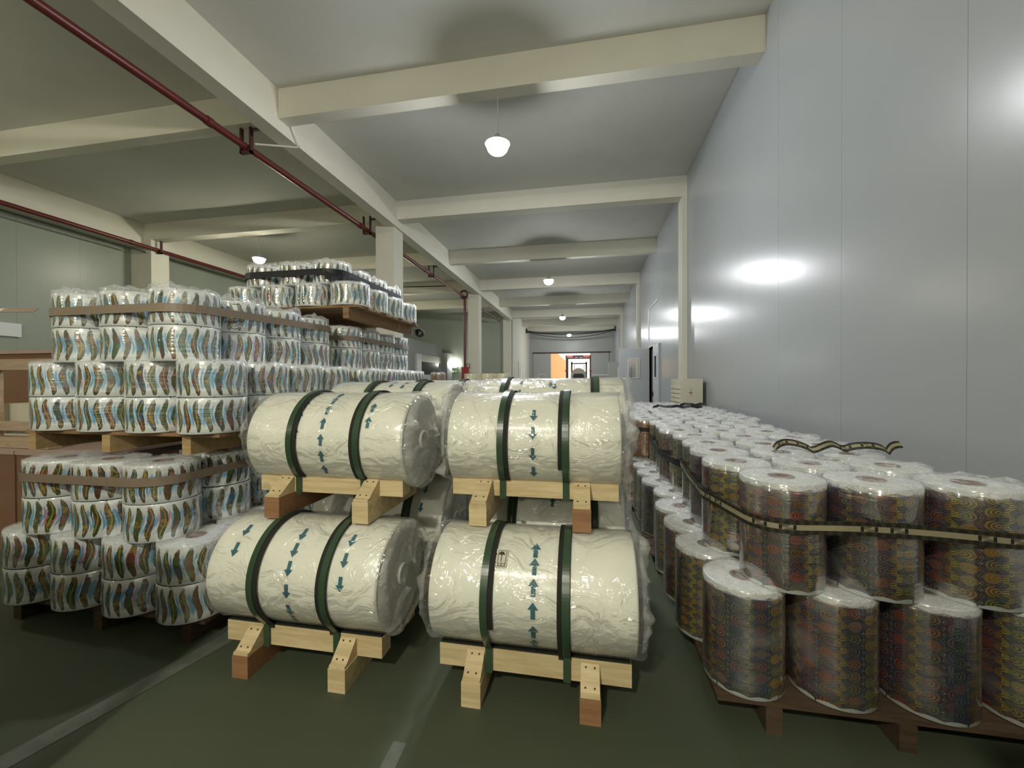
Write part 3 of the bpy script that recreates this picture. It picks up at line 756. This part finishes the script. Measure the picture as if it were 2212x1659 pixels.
stack_strap('load_strap', [(x, y) for x in C3 for y in YA2[:4]], .188, lambda x, y: zt+.775+.03*(y-2.2), .052, 'brown_strap', 'brown strap round the top layers of the near lure-print stack', extra=flap)
stack_strap('load_strap', [(x, y) for x in C3 for y in YA1], .188, lambda x, y: .93, .05, 'brown_strap', 'brown strap round the fourth layer of the near lure-print stack')
stack_strap('load_strap', [(x, y) for x in C3 for y in YB1], .188, lambda x, y: zt+.77, .05, 'brown_strap', 'brown strap round the top layers of the far lure-print stack')
def knot(mb):
    for k in range(3):
        P = [(-2.52+.02*k, 3.56-.02*k, zC+.46-.03*k), (-2.44+.02*k, 3.53-.015*k, zC+.42-.02*k), (-2.34+.02*k, 3.60+.05*k, zC+.40-.015*k), (-2.30, 3.74+.04*k, zC+.40)]
        mb.ribbon(P, [(0, .3, 1)]*4, [(.5, -.8, .2)]*4, .045, .004)
stack_strap('load_strap', [(x, y+.05) for x in C3 for y in YC1], .188, lambda x, y: zC+.13+Hh*1.52, .062, 'black_strap', 'black strap with loose knot round the topmost lure-print layer', extra=knot)
tag(build('strap_coil', MB().lathe([(.03, -.03), (.052, -.03), (.056, 0), (.052, .03), (.03, .03)], 20, (-2.14, 4.98, zC+.02), axis=1).box(-2.2, -2.1, 4.95, 5.0, zC+.04, zC+.055), 'black'), 'small black coil hanging at the topmost pallet corner', 'strap coil')

# ---- fish-print stacks along the panel wall
XL = [.70, 1.06, 1.42, 1.78]
def fish_stack(nm, x0, rows, off3, rowsU, z0, kind='fish', lowerfull=False):
    nc = 4
    for ri, yy in enumerate(rows):
        for ci in range(nc):
            if not (ri == 0 or ci == 0 or lowerfull): continue
            xx = x0 + ci*.36 + (.05 if ri == 0 and kind == 'fish' else 0)
            film_roll(kind, xx+jit(), yy+jit(), z0+.001, '%s-print film roll %s from aisle, %s row, lower layer of %s' % (kind, ORD[ci+1], ORD[ri+1], nm), '%s-print film rolls of the %s' % (kind, nm), low=True)
    for ri, (xx0, yy) in enumerate(zip(off3, rowsU)):
        for ci in range(3):
            film_roll(kind, xx0+ci*.36+jit(), yy+jit(), z0+.467, '%s-print film roll %s from aisle, %s row, upper layer of %s' % (kind, ORD[ci+1], ORD[ri+1], nm), '%s-print film rolls of the %s' % (kind, nm))
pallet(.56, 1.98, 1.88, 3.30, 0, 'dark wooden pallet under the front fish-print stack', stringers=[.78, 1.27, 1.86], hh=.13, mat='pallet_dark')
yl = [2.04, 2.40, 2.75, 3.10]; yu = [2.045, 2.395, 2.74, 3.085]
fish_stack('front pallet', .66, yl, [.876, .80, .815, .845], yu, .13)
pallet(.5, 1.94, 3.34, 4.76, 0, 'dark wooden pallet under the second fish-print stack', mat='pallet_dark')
yl2 = [3.50, 3.85, 4.20, 4.55]; yu2 = [3.48, 3.83, 4.18, 4.53]
fish_stack('second pallet', .66, yl2, [.86, .81, .84, .83], yu2, .13)
def zf1(x, y): return .885+.02*(y-2)-.015*math.sin(x*4)
stack_strap('logo_strap', [(a+ci*.36, y) for a, y in zip([.876, .80, .815, .845], yu) for ci in range(3)], .170, zf1, .056, 'logo_strap', 'beige and black logo ribbon strapped round the front fish-print rolls')
stack_strap('load_strap', [(a+ci*.36, y) for a, y in zip([.86, .81, .84, .83], yu2) for ci in range(3)], .170, lambda x, y: .90-.045*(4.5-y)-.0*x, .05, 'navy_strap', 'dark navy strap round the second pallet of fish-print rolls')
P = [(1.10+.68*i/36, 2.66+.04*math.sin(i*.4), 1.088+.04*abs(math.sin(i/36*PI*3.5))**.7) for i in range(37)]
tag(build('logo_strap', MB().ribbon(P, [(0, .75, .66)]*37, [(0, -.66, .75)]*37, .05, .003), 'logo_strap'), 'loose logo ribbon lying in waves on top of the front rolls', 'strap')
# orange pallet and those behind it
def flat_stack(nm, kind, x0, y0, nx, ny, z0=.13, lower=True, pz=0, dark=True):
    pallet(x0-.2, x0+(nx-1)*.36+.2, y0-.19, y0+(ny-1)*.36+.19, pz, 'wooden pallet under the '+nm)
    for ri in range(ny):
        for ci in range(nx):
            for lz in (0, 1):
                if lz == 0 and not (ri == 0 or ci == 0): continue
                film_roll(kind, x0+ci*.36+jit(), y0+ri*.36+jit(), z0+.467*lz+.001, 'film roll %s from aisle in %s row, %s layer of %s' % (ORD[ci+1], ORD[ri+1], ('lower', 'upper')[lz], nm), 'film rolls of the '+nm)
flat_stack('orange-print pallet', 'orange', .68, 5.02, 4, 3)
stack_strap('load_strap', [(.68+.36*i, 5.02+.36*j) for i in range(4) for j in range(3)], .170, lambda x, y: .94, .045, 'black_strap', 'black strap round the upper orange-print rolls')
flat_stack('fourth wall-side pallet', 'fish', .74, 6.30, 4, 3)
flat_stack('fifth wall-side pallet', 'orange', .74, 7.58, 3, 3)
tag(build('crumpled_strap', MB().ribbon([(1.0+.09*i, 6.5+.05*math.sin(i*1.7), 1.09+.03*abs(math.sin(i*1.3))) for i in range(9)], [(0, .7, .7)]*9, [(0, -.7, .7)]*9, .05, .003), 'black_strap'), 'crumpled black strap lying on the fourth pallet', 'strap')
tag(build('crumpled_strap', MB().ribbon([(1.5+.08*i, 7.0+.04*math.sin(i*1.9), 1.10+.025*abs(math.sin(i*1.1))) for i in range(6)], [(0, .7, .7)]*6, [(0, -.7, .7)]*6, .05, .003), 'black_strap'), 'short black strap end on film near the beige cabinet', 'strap')

# ------------------------------------------------------------------ white rolls on timber cradles
def cradle(cx, yf, zb, tf, L, label, back, rx=(-.27, .27)):
    """yf runner front; tf timber front; zb bottom height; back = timber front to rear timber rear"""
    t = empty('timber_cradle', (cx, tf, zb), label=label, cat='wooden cradle', group='timber cradles under the white rolls')
    yb = back
    for k, s in enumerate(rx):
        build('runner', B(-.046, .046, yf-tf, yb+.1, 0, .112), 'pine_red' if (k == 0) ^ (cx > -1) else 'pine', t, (s, 0, 0))
    prof = [(0, 0), (.09, 0), (.09, .085), (0, .106)]
    build('cross_timber', MB().prism([(p, q+.113) for p, q in prof], 0, -L/2, L/2), 'pine', t)
    build('cross_timber', MB().prism([(yb-p, q+.113) for p, q in prof], 0, -L/2, L/2), 'pine', t)
    for yy, q in ((.0, 1), (yb, -1)):
        build('foam_strip', MB().prism([(yy+q*.004, .2185), (yy+q*.086, .2), (yy+q*.086, .208), (yy+q*.004, .2265)], 0, -L/2+.005, L/2-.005), 'foam', t)
    g = .003
    for s in rx:
        wd = build('wedge', MB().prism([(yf-tf+.004, .113), (-g, .113), (-g, .205), (yf-tf+.02, .128), (yf-tf+.004, .125)], 0, -.042, .042), 'pine', t, (s, 0, 0))
        sl = Vector((0, -g-(yf-tf+.02), .205-.128)).normalized(); nr = Vector((0, -sl.z, sl.y))
        nm = MB().lathe([(.001, .003), (.004, .002), (.0045, 0)], 8).mesh('nail')
        for a in (.15, .85):
            for b in (-.02, .018):
                p = Vector((b+jit(.003), yf-tf+.02, .128))+sl*(a*(.205-.128)/sl.z) + nr*.001
                n_ = link('nail', nm, MT['nail'], wd, p); n_.rotation_euler = (math.atan2(-nr.y, nr.z), 0, 0)
        build('wedge', MB().prism([(yb+g, .113), (yb+.09, .113), (yb+.09, .125), (yb+g, .205)], 0, -.042, .042), 'pine', t, (s, 0, 0))
    return t

def white_roll(cx, cy, cz, R, L, label, straps, arrows, tf, tz0, back, seed, ends=1.0, foam_end=None):
    t = empty('paper_roll', (cx, cy, cz), label=label, cat='paper roll', group='white bagged paper rolls on timber cradles')
    h = L/2
    build('roll_body', MB().lathe([(R-.012, -h), (R-.003, -h+.004)]+[(R, -h+.01+(L-.02)*i/8) for i in range(9)]+[(R-.003, h-.004), (R-.012, h)], 72, axis=0), 'paper', t)
    for s in (-1, 1):
        build('roll_end', MB().lathe([(R-.012, s*h), (.055, s*(h-.004))], 48, axis=0), 'paper_end', t)
        build('core_ring', MB().lathe([(.055, s*(h-.004)), (.055, s*(h+.018)), (.042, s*(h+.018)), (.042, s*(h-.08)), (.001, s*(h-.08))], 28, axis=0), 'paper_end', t)
    # poly bag: folds grow towards the gathered ends
    ns, v, f = 96, [], []
    st = [(-h+L*i/26, 1.0, 0) for i in range(27)]
    endp = [(.012, .995), (.03, .97), (.045, .90), (.04, .78), (.03, .62), (.03, .45), (.04, .30), (.052, .21)]
    st = [(-h-a, b, 1) for a, b in endp[::-1]] + st + [(h+a, b, 1) for a, b in endp]
    for (x, fr, e) in st:
        q = max(0, (abs(x)-h*.55)/(h*.45)); q = min(q, 1)
        for i in range(ns):
            a = 2*PI*i/ns
            n1 = noise.fractal(Vector((x*2.2, math.cos(a)*1.1, math.sin(a)*1.1+seed)), 1., 2., 2)
            n2 = noise.noise(Vector((x*2+seed, math.cos(a)*2.6, math.sin(a)*2.6)))+.35*noise.noise(Vector((x*1.5+seed, math.cos(a)*8, math.sin(a)*8)))
            if e == 0: rad = R+.0045+abs(n1)*.005+max(0, n2)*.020*q*ends; rad = min(rad, R+.006) if math.sin(a) < -.4 else rad; xx = x
            else:
                rad = R*fr*(1+.10*n2*ends*min(1, (1-fr)*4+.3)) + .005+.012*max(0, n2)*fr
                s = 1 if x > 0 else -1
                xx = s*(h+.004+(abs(x)-h)*(.9+1.1*ends*max(0, n2+.25*n1)))
                if fr < .97: xx += s*.012*n1
            v.append((xx, -math.cos(a)*rad, math.sin(a)*rad))
    n = len(st); ne = len(endp)
    def quads(j0, j1): return [(j*ns+i, j*ns+(i+1) % ns, (j+1)*ns+(i+1) % ns, (j+1)*ns+i) for j in range(j0, j1) for i in range(ns)]
    build('poly_bag', MB().add(v, quads(ne-1, n-ne), None, True), 'bag', t)
    eb = MB().add(v, quads(0, ne-1), None, True).add(v, quads(n-ne, n-1), None, True)
    build('gathered_bag_end', eb, 'bag_end', t)
    # straps
    Rs = R+.014
    yF, zF = tf-cy-.004, tz0+.108-cz          # timber front, timber bottom (relative)
    # tangent from (yF, zF+..) to circle
    def tang(y, z, sign):
        d = math.hypot(y, z); a = math.atan2(z, y); b = math.acos(min(1, Rs/d)); return a+sign*b
    ztop = tz0+.222-cz
    for si, sx in enumerate(straps):
        for part, wdt, rr, nm, mt, dx in (('foam', .058, R+.0105, 'strap_pad', 'foam', .012 if si == 0 else -.010), ('strap', .034, R+.0155, 'strap', 'green_strap', 0)):
            def tng(y, z, sg):
                d = math.hypot(y, z); return math.atan2(z, y)+sg*math.acos(min(1, rr/d))
            yf = yF-(.0 if part == 'foam' else .006); yb = (tf+back-cy)+.004+(.0 if part == 'foam' else .006)
            zlow = zF+ (.10 if part == 'foam' else 0)
            a0 = tng(yf, max(ztop, zlow), -1); a1 = tng(yb, max(ztop, zlow), 1)
            while a0 < 0: a0 += 2*PI
            while a1 > a0: a1 -= 2*PI
            pts, nr = [], []
            if part == 'strap' or foam_end != si:
                pts += [(yf, zlow)]; nr += [(0, -1, 0)]
                if zlow < ztop: pts += [(yf, ztop)]; nr += [(0, -1, 0)]
            elif foam_end == si: a0 -= .32
            for k in range(81):
                a = a0+(a1-a0)*k/80; pts.append((rr*math.cos(a), rr*math.sin(a))); nr.append((0, math.cos(a), math.sin(a)))
            pts += [(yb, ztop), (yb, zlow)]; nr += [(0, 1, 0)]*2
            build(nm, MB().ribbon([(sx+dx, p, q) for p, q in pts], [(1, 0, 0)]*len(pts), nr, wdt, .004 if part == 'foam' else .0025), mt, t)
    # arrows printed along the roll
    ra = R+.0035
    shp = [(-.009, -.030), (.009, -.030), (.009, .006), (.021, .006), (0, .034), (-.021, .006), (-.009, .006)]
    for (ax, dr, al, sc_) in arrows:
        for a in al:
            vs = [(ax+px*sc_+.0*a, -ra*math.cos(a+dr*py*sc_/R), ra*math.sin(a+dr*py*sc_/R)) for px, py in shp]
            # shaft quad, head tri
            build('printed_arrow', MB().add(vs, [(0, 1, 2, 6), (6, 2, 3, 4), (6, 4, 5)] if False else [(0, 1, 2, 6), (5, 6, 4), (6, 2, 4), (2, 3, 4)]), 'arrow', t)
    return t
def D(*a): return [math.radians(q) for q in a]
zl = 0.0
RL_, LLn = .275, .95
cradle(-.257, 1.784, 0, 1.885, .91, 'timber cradle on the floor under the lower aisle-centre white roll', .39)
cradle(-1.46, 1.755, 0, 1.865, .90, 'timber cradle on the floor beside the lure-print stack', .39)
white_roll(-.257, 2.05, .470, .275, .95, 'lower front white paper roll with upward arrows and small care label', (-.205, .165), [(.02, 1, D(-52, -38, -20, 2, 22, 40, 56), 1.15)], 1.885, 0, .39, 1.3, .8, 0)
white_roll(-1.46, 2.03, .470, .275, .95, 'lower front white paper roll with three rows of downward arrows', (-.20, .205), [(0, -1, D(-38, -22, 0, 22, 40, 58), 1.1), (.29, -1, D(12, 34, 55), 1.05), (-.34, -1, D(36, 58), 1.1)], 1.865, 0, .39, 5.1, .8)
zu = .748
cradle(-.29, 2.02, zu+.005, 2.19, .91, 'raised timber cradle under the upper white roll with downward arrows', .39, (-.265, .265))
cradle(-1.44, 1.945, zu+.005, 2.075, .89, 'raised timber cradle under the upper white roll showing its core', .39, (-.265, .265))
white_roll(-.29, 2.385, 1.125+zu-.757+.040, .275, .93, 'upper front white paper roll with downward arrows and pointed bag end', (-.165, .18), [(.01, -1, D(-30, -8, 15, 36), 1.05)], 2.19, zu, .39, 9.4, 1.6, 1)
white_roll(-1.44, 2.27, 1.125+zu-.757+.040, .275, .95, 'upper front white paper roll with upward arrows and open core end', (-.19, .215), [(.0, 1, D(-32, -14, 5, 24, 42, 58, 72), 1.0), (.27, 1, D(26, 46), 1.0), (-.16, 1, D(12, 32, 50), 1.0)], 2.075, zu, .39, 14.2, 1.2)
# second row
cradle(-.25, 2.53, 0, 2.62, .91, 'floor timber cradle under the second white roll toward the fish-print side', .42)
cradle(-1.44, 2.53, 0, 2.62, .90, 'floor timber cradle under the second white roll toward the lure-print side', .42)
white_roll(-.25, 2.85, .495, .30, .97, 'shadowed lower white roll behind the care-labelled one', (-.24, .30), [(.03, 1, D(10, 45, 62), 1.0)], 2.62, 0, .42, 21.0, .8)
white_roll(-1.44, 2.85, .495, .30, .97, 'shadowed lower white roll behind the three-row arrow one', (-.16, .24), [(-.02, -1, D(20, 48, 62), 1.0), (.33, -1, D(30, 55), 1.0)], 2.62, 0, .42, 25.0, .8)
zu2 = .800
cradle(-.25, 2.66, zu2+.005, 2.76, .91, 'raised timber cradle under the wide back white roll', .42)
cradle(-1.44, 2.62, zu2+.005, 2.72, .90, 'raised timber cradle under the back white roll beside the lure-print rolls', .42)
white_roll(-.25, 3.005, 1.200+zu2-.807+.02, .305, 1.0, 'upper back white roll with doubled arrows on the doorway side', (-.335, .315), [(-.21, -1, D(42, 66), .95), (.0, -1, D(38, 60, 78), .95), (.03, -1, D(33, 55), .95)], 2.76, zu2, .42, 31.0, 1.0)
white_roll(-1.44, 2.95, 1.200+zu2-.807, .30, .95, 'upper back white roll beside the lure-print rolls with paired arrows', (-.16, .24), [(-.01, -1, D(44, 68, 84), .9), (.09, -1, D(40, 64, 80), .9)], 2.72, zu2, .42, 37.0, 1.0)
cradle(-1.35, 3.30, 0, 3.40, .90, 'floor timber cradle under the rearmost white rolls', .42)
white_roll(-1.35, 3.62, .495, .30, .97, 'rearmost lower white roll hidden behind the others', (-.2, .2), [], 3.40, 0, .42, 41.0, .8)
cradle(-1.35, 3.34, zu2+.005, 3.44, .90, 'raised timber cradle under the rearmost white roll', .42)
white_roll(-1.35, 3.66, 1.200+zu2-.807+.015, .30, .97, 'rearmost upper white roll peeking over the paired-arrow one', (-.2, .24), [], 3.44, zu2, .42, 43.0, 1.0)
# care label on the lower front roll
def on_roll(cx, cy, cz, R, x, a): return Vector((cx+x, cy-R*math.cos(a), cz+R*math.sin(a)))
def label_piece(polys, R, cx, cy, cz, x0, a0, mat, name, parent=None):
    mb = MB()
    for pl in polys:
        mb.add([on_roll(cx, cy, cz, R, x0+px, a0+py/R) for px, py in pl], [list(range(len(pl)))])
    return build(name, mb, mat, parent)
lb = label_piece([[(-.045, -.045), (.035, -.045), (.035, .04), (-.045, .04)]], .286, -.257, 2.05, .470, -.145, math.radians(46), 'label', 'care_label')
tag(lb, 'small white handling label with arrow and umbrella symbols on the bag', 'label')
ik = [[(-.030, -.02), (-.024, -.02), (-.020, .012), (-.027, .012)], [(-.034, .010), (-.013, .010), (-.022, .026)], [(-.038, -.028), (-.014, -.028), (-.014, -.024), (-.038, -.024)], [(-.042, -.040), (-.014, -.042), (-.014, -.038), (-.042, -.036)]]
ik += [[(.026*math.cos(i*PI/8)*.55+.008, .012+.016*math.sin(i*PI/8)) for i in range(9)]]
for q in ((-.008, -.028, .030, -.026), (-.008, .032, .030, .034)): ik.append([(q[0], q[1]), (q[2], q[1]), (q[2], q[3]), (q[0], q[3])])
for q in ((-.009, -.007), (.028, .030)): ik.append([(q[0], -.028), (q[1], -.028), (q[1], .034), (q[0], .034)])
ik.append([(.006, -.02), (.009, -.02), (.009, .012), (.006, .012)])
ik.append([(-.008, -.041), (.030, -.041), (.030, -.038), (-.008, -.038)])
for q in (-.006, .008, .024): ik.append([(q, -.040), (q+.003, -.040), (q+.003, -.027), (q, -.027)])
label_piece(ik, .2868, -.257, 2.05, .470, -.145, math.radians(46), 'ink', 'printed_symbol', lb)

# ------------------------------------------------------------------ crates far side
c = build('carton', B(-6.0, -5.035, 2.75, 3.45, 0, .86), 'carton'); tag(c, 'brown carton on the floor, outer one beside the near stack', 'carton')
build('lid', B(-6.01, -5.03, 2.74, 3.46, .86, .895), 'carton_top', c)
c = build('carton', B(-5.01, -4.1, 2.75, 3.45, 0, .86), 'carton'); tag(c, 'brown carton wedged between the outer carton and the near stack', 'carton')
build('lid', B(-5.015, -4.09, 2.74, 3.46, .86, .895), 'carton_top', c)
t = empty('timber_crate', (-5.0, 3.1, .9), label='open pale timber crate standing on the brown cartons', cat='crate')
for sx in (-.55, .06):
    for sy in (-.2, .25):
        build('post', B(sx-.04, sx+.04, sy-.04, sy+.04, .1, .72), 'crate', t)
for z0 in (0.0, .72): build('rail', B(-.7, .2, -.26, -.16, z0, z0+.1), 'crate', t); build('rail', B(-.7, .2, .2, .3, z0, z0+.1), 'crate', t)
build('rail', B(-.7, .2, -.26, -.2, .16, .24), 'crate', t)
c = build('carton', B(-5.62, -4.98, 3.0, 3.25, 1.005, 1.30), 'carton_pale'); tag(c, 'pale carton inside the open timber crate', 'carton')
c = build('carton', B(-6.9, -5.2, 3.6, 4.4, 1.2, 1.84), 'carton'); tag(c, 'brown wooden box showing behind the open timber crate', 'box')
build('lid', B(-6.92, -5.18, 3.58, 4.42, 1.84, 1.88), 'carton_top', c)
c = build('carton', B(-6.9, -5.2, 3.6, 4.4, 0, 1.195), 'carton_pale'); tag(c, 'tall pale carton under the brown wooden box', 'carton')
tag(build('wall_light_panel', B(XW, XW+.06, 5.6, 7.1, 2.55, 2.85), 'white_metal'), 'white strip panel on the green-grey wall above the boxes', 'wall panel')

# goods standing behind the viewpoint on both sides of the aisle
for (x0, x1, y0, y1, hs, side) in ((-3.4, -1.97, -.55, .85, (.62, .60), 'aisle end of the lure-print row'), (.72, 1.98, -1.0, .38, (.70, .62), 'panel wall side')):
    pallet(x0, x1, y0, y1, 0, 'wooden pallet behind the viewpoint at the '+side)
    z = .131
    for k, hh_ in enumerate(hs):
        c = build('carton', B(x0+.02, x1-.02, y0+.02, y1-.02, z, z+hh_), 'carton'); tag(c, '%s big brown carton behind the viewpoint at the %s' % (('lower', 'upper')[k], side), 'carton')
        build('tape', B(x0+.03, x1-.03, (y0+y1)/2-.03, (y0+y1)/2+.03, z+hh_, z+hh_+.001), 'carton_top', c)
        z += hh_+.002
# ------------------------------------------------------------------ things farther down the aisle
flat_x = -3.42
pallet(-3.95, -2.9, 8.7, 9.3, 0, 'floor pallet under the far orange-print column')
for i, z in enumerate((.131, .598, 1.235)):
    film_roll('orange', flat_x, 9.0, z, ('orange-print roll at the bottom of the far column', 'orange-print roll in the middle of the far column', 'orange-print roll on top, before the far hatch')[i], 'far orange-print column')
pallet(-3.7, -3.15, 8.75, 9.25, 1.10, 'upper pallet under the single top orange-print roll')
def clear_roll(x, y, z, r, h, label):
    t = empty('clear_film_roll', (x, y, z), label=label, cat='film roll', group='clear film rolls')
    build('film_body', MB().lathe([(r-.004, 0), (r, .006), (r, h-.006), (r-.004, h), (.05, h), (.045, h-.05), (.001, h-.05)], 32), 'filmroll', t)
    build('core_tube', MB().lathe([(.046, h-.04), (.046, h+.012), (.038, h+.012), (.038, h-.04)], 20), 'core', t)
b = build('timber_stand', MB().box(-3.0, -1.6, 9.2, 10.2, 1.18, 1.22).box(-2.98, -2.9, 9.22, 9.3, 0, 1.18).box(-1.7, -1.62, 9.22, 9.3, 0, 1.18).box(-2.98, -2.9, 10.1, 10.18, 0, 1.18).box(-1.7, -1.62, 10.1, 10.18, 0, 1.18), 'pallet'); tag(b, 'timber stand carrying the clear film rolls', 'stand')
for i, (x, y) in enumerate(((-2.76, 9.5), (-2.36, 9.52), (-1.98, 9.56), (-2.2, 9.95))):
    clear_roll(x, y, 1.22, .17, .47, ('clear cream film roll by the red valve box', 'clear cream film roll between its two neighbours on the stand', 'clear cream film roll at the doorway end of the stand', 'clear cream film roll behind the others on the stand')[i])
# emergency light and exit sign
t = empty('emergency_light', (-8.5, 25.38, 2.5), label='bright emergency light on the far side-bay wall', cat='light')
build('light_case', B(-.2, .2, -.09, 0, -.1, .06), 'white_metal', t)
build('light_head', MB().lathe([(.001, -.19), (.07, -.17), (.1, -.12), (.08, -.09)], 16, (-.12, 0, .12), axis=1), 'emergency', t)
build('light_head', MB().lathe([(.001, -.19), (.07, -.17), (.1, -.12), (.08, -.09)], 16, (.12, 0, .12), axis=1), 'emergency', t)
t = build('exit_sign', B(-8.75, -8.25, 25.33, 25.39, 2.07, 2.25), 'exit'); tag(t, 'small green exit sign below the emergency light', 'sign')
build('sign_figure', MB().box(-8.62, -8.54, 25.322, 25.329, 2.10, 2.22).box(-8.48, -8.32, 25.322, 25.329, 2.14, 2.18), 'white_metal', t)
build('socket_plate', B(-9.0, -8.985, 18.9, 19.25, 2.25, 2.45), 'white_metal').name = 'switch_plate'
tag(bpy.data.objects['switch_plate'], 'small white switch plate on the grey box room', 'switch')
# beige louvred cabinet by the wall
t = empty('louvred_cabinet', (1.72, 7.95, 0), label='beige louvred cabinet standing by the panel wall', cat='cabinet')
cab = MB().box(.0, .38, 0, .02, 0, 1.5).box(0, .02, .02, .9, 0, 1.5).box(.36, .38, .02, .9, 0, 1.5).box(.02, .36, .88, .9, 0, 1.5).box(0, .38, 0, .9, 1.5, 1.54)
build('case', cab, 'beige', t)
for i in range(11): build('louvre', B(-.018, 0, .06, .84, .5+i*.085, .555+i*.085), 'carton_pale', t)
build('recess_shade', B(.10, .30, -.006, 0, .45, 1.05), 'dark', t)  # flat black plate on the front, painting the shade of a hollow
build('front_mark', MB().box(.17, .175, -.004, 0, 1.22, 1.34).box(.14, .205, -.004, 0, 1.275, 1.285), 'nail', t)
# cabinets at the far right end
t = build('tall_cabinet', B(1.25, 2.1, 24.4, 24.9, 0, 2.6), 'wall_end'); tag(t, 'tall grey cabinet near the loading doorway', 'cabinet'); build('door', B(1.28, 2.07, 24.38, 24.4, .1, 2.55), 'wall_end', t)
t = build('low_cabinet', B(1.55, 2.1, 20.6, 21.2, 0, 2.2), 'beige'); tag(t, 'lower beige cabinet before the tall grey one', 'cabinet'); build('door', B(1.58, 2.07, 20.58, 20.6, .1, 2.15), 'beige', t); build('handle', B(1.64, 1.66, 20.55, 20.58, 1.5, 1.7), 'black', t)
# forklift
t = empty('forklift', (-.34, 17.2, 0), label='forklift seen from behind, backlit in front of the loading doorway', cat='forklift')
g = MB()
for sx in (-.5, .5): g.box(sx-.025, sx+.025, -.03, .03, .9, 2.55)
g.box(-.53, .53, -.05, .0, 2.5, 2.58); g.box(-.53, .53, 1.2, 1.25, 2.5, 2.56)
for k in range(5): g.box(-.42+.2*k, -.38+.2*k, 0, 1.2, 2.51, 2.54)
for sx in (-.5, .5): g.box(sx-.03, sx+.03, 1.18, 1.26, .8, 2.5)
build('overhead_guard', g, 'forklift', t)
for sx in (-.34, .34): build('tail_light', B(sx-.13, sx+.13, -.10, -.05, 2.48, 2.57), 'red_lens', t)
for sx in (-.5, .5): build('side_lamp', MB().lathe([(.001, -.05), (.05, -.03), (.055, .02), (.001, .04)], 12, (sx, -.05, 1.95)), 'red_lens', t)
ms = MB()
for sx in (-.33, .33): ms.box(sx-.035, sx+.035, 1.55, 1.65, .1, 2.38)
ms.box(-.36, .36, 1.55, 1.6, 2.28, 2.33).box(-.36, .36, 1.56, 1.6, 1.9, 1.93)
for sx in (-.22, .22): ms.box(sx-.012, sx+.012, 1.5, 1.54, .2, 2.25)
build('mast', ms, 'forklift', t)
hp = [(-.33, .9), (.33, .9), (.33, 1.7)] + [(.33*math.cos(a), 1.7+.36*math.sin(a)) for a in [i*PI/14 for i in range(1, 14)]] + [(-.33, 1.7)]
build('seat_shell', MB().prism(hp, 1, .25, .55), 'hood', t)
build('seat_pad', MB().prism([(-.24, 1.2), (.24, 1.2), (.23, 1.74), (.17, 1.82), (-.17, 1.82), (-.23, 1.74)], 1, .2, .25), 'black', t)
build('counterweight', MB().prism([(-.52, .35), (.52, .35), (.52, .95), (.4, 1.08), (-.4, 1.08), (-.52, .95)], 1, -.25, .5), 'forklift', t)
build('chassis', B(-.5, .5, .5, 1.5, .3, .85), 'forklift', t)
for sx in (-.42, .42):
    for yy in (.1, 1.35): build('wheel', MB().lathe([(.001, -.09), (.24, -.09), (.27, -.05), (.27, .05), (.24, .09), (.001, .09)], 24, (sx, yy, .27), axis=0), 'black', t)
for sx in (-.2, .2): build('fork', MB().box(sx-.05, sx+.05, 1.68, 2.7, .06, .1).box(sx-.05, sx+.05, 1.66, 1.7, .06, .6), 'forklift', t)
print('rolls', rcount[0], 'objects', len(bpy.data.objects))
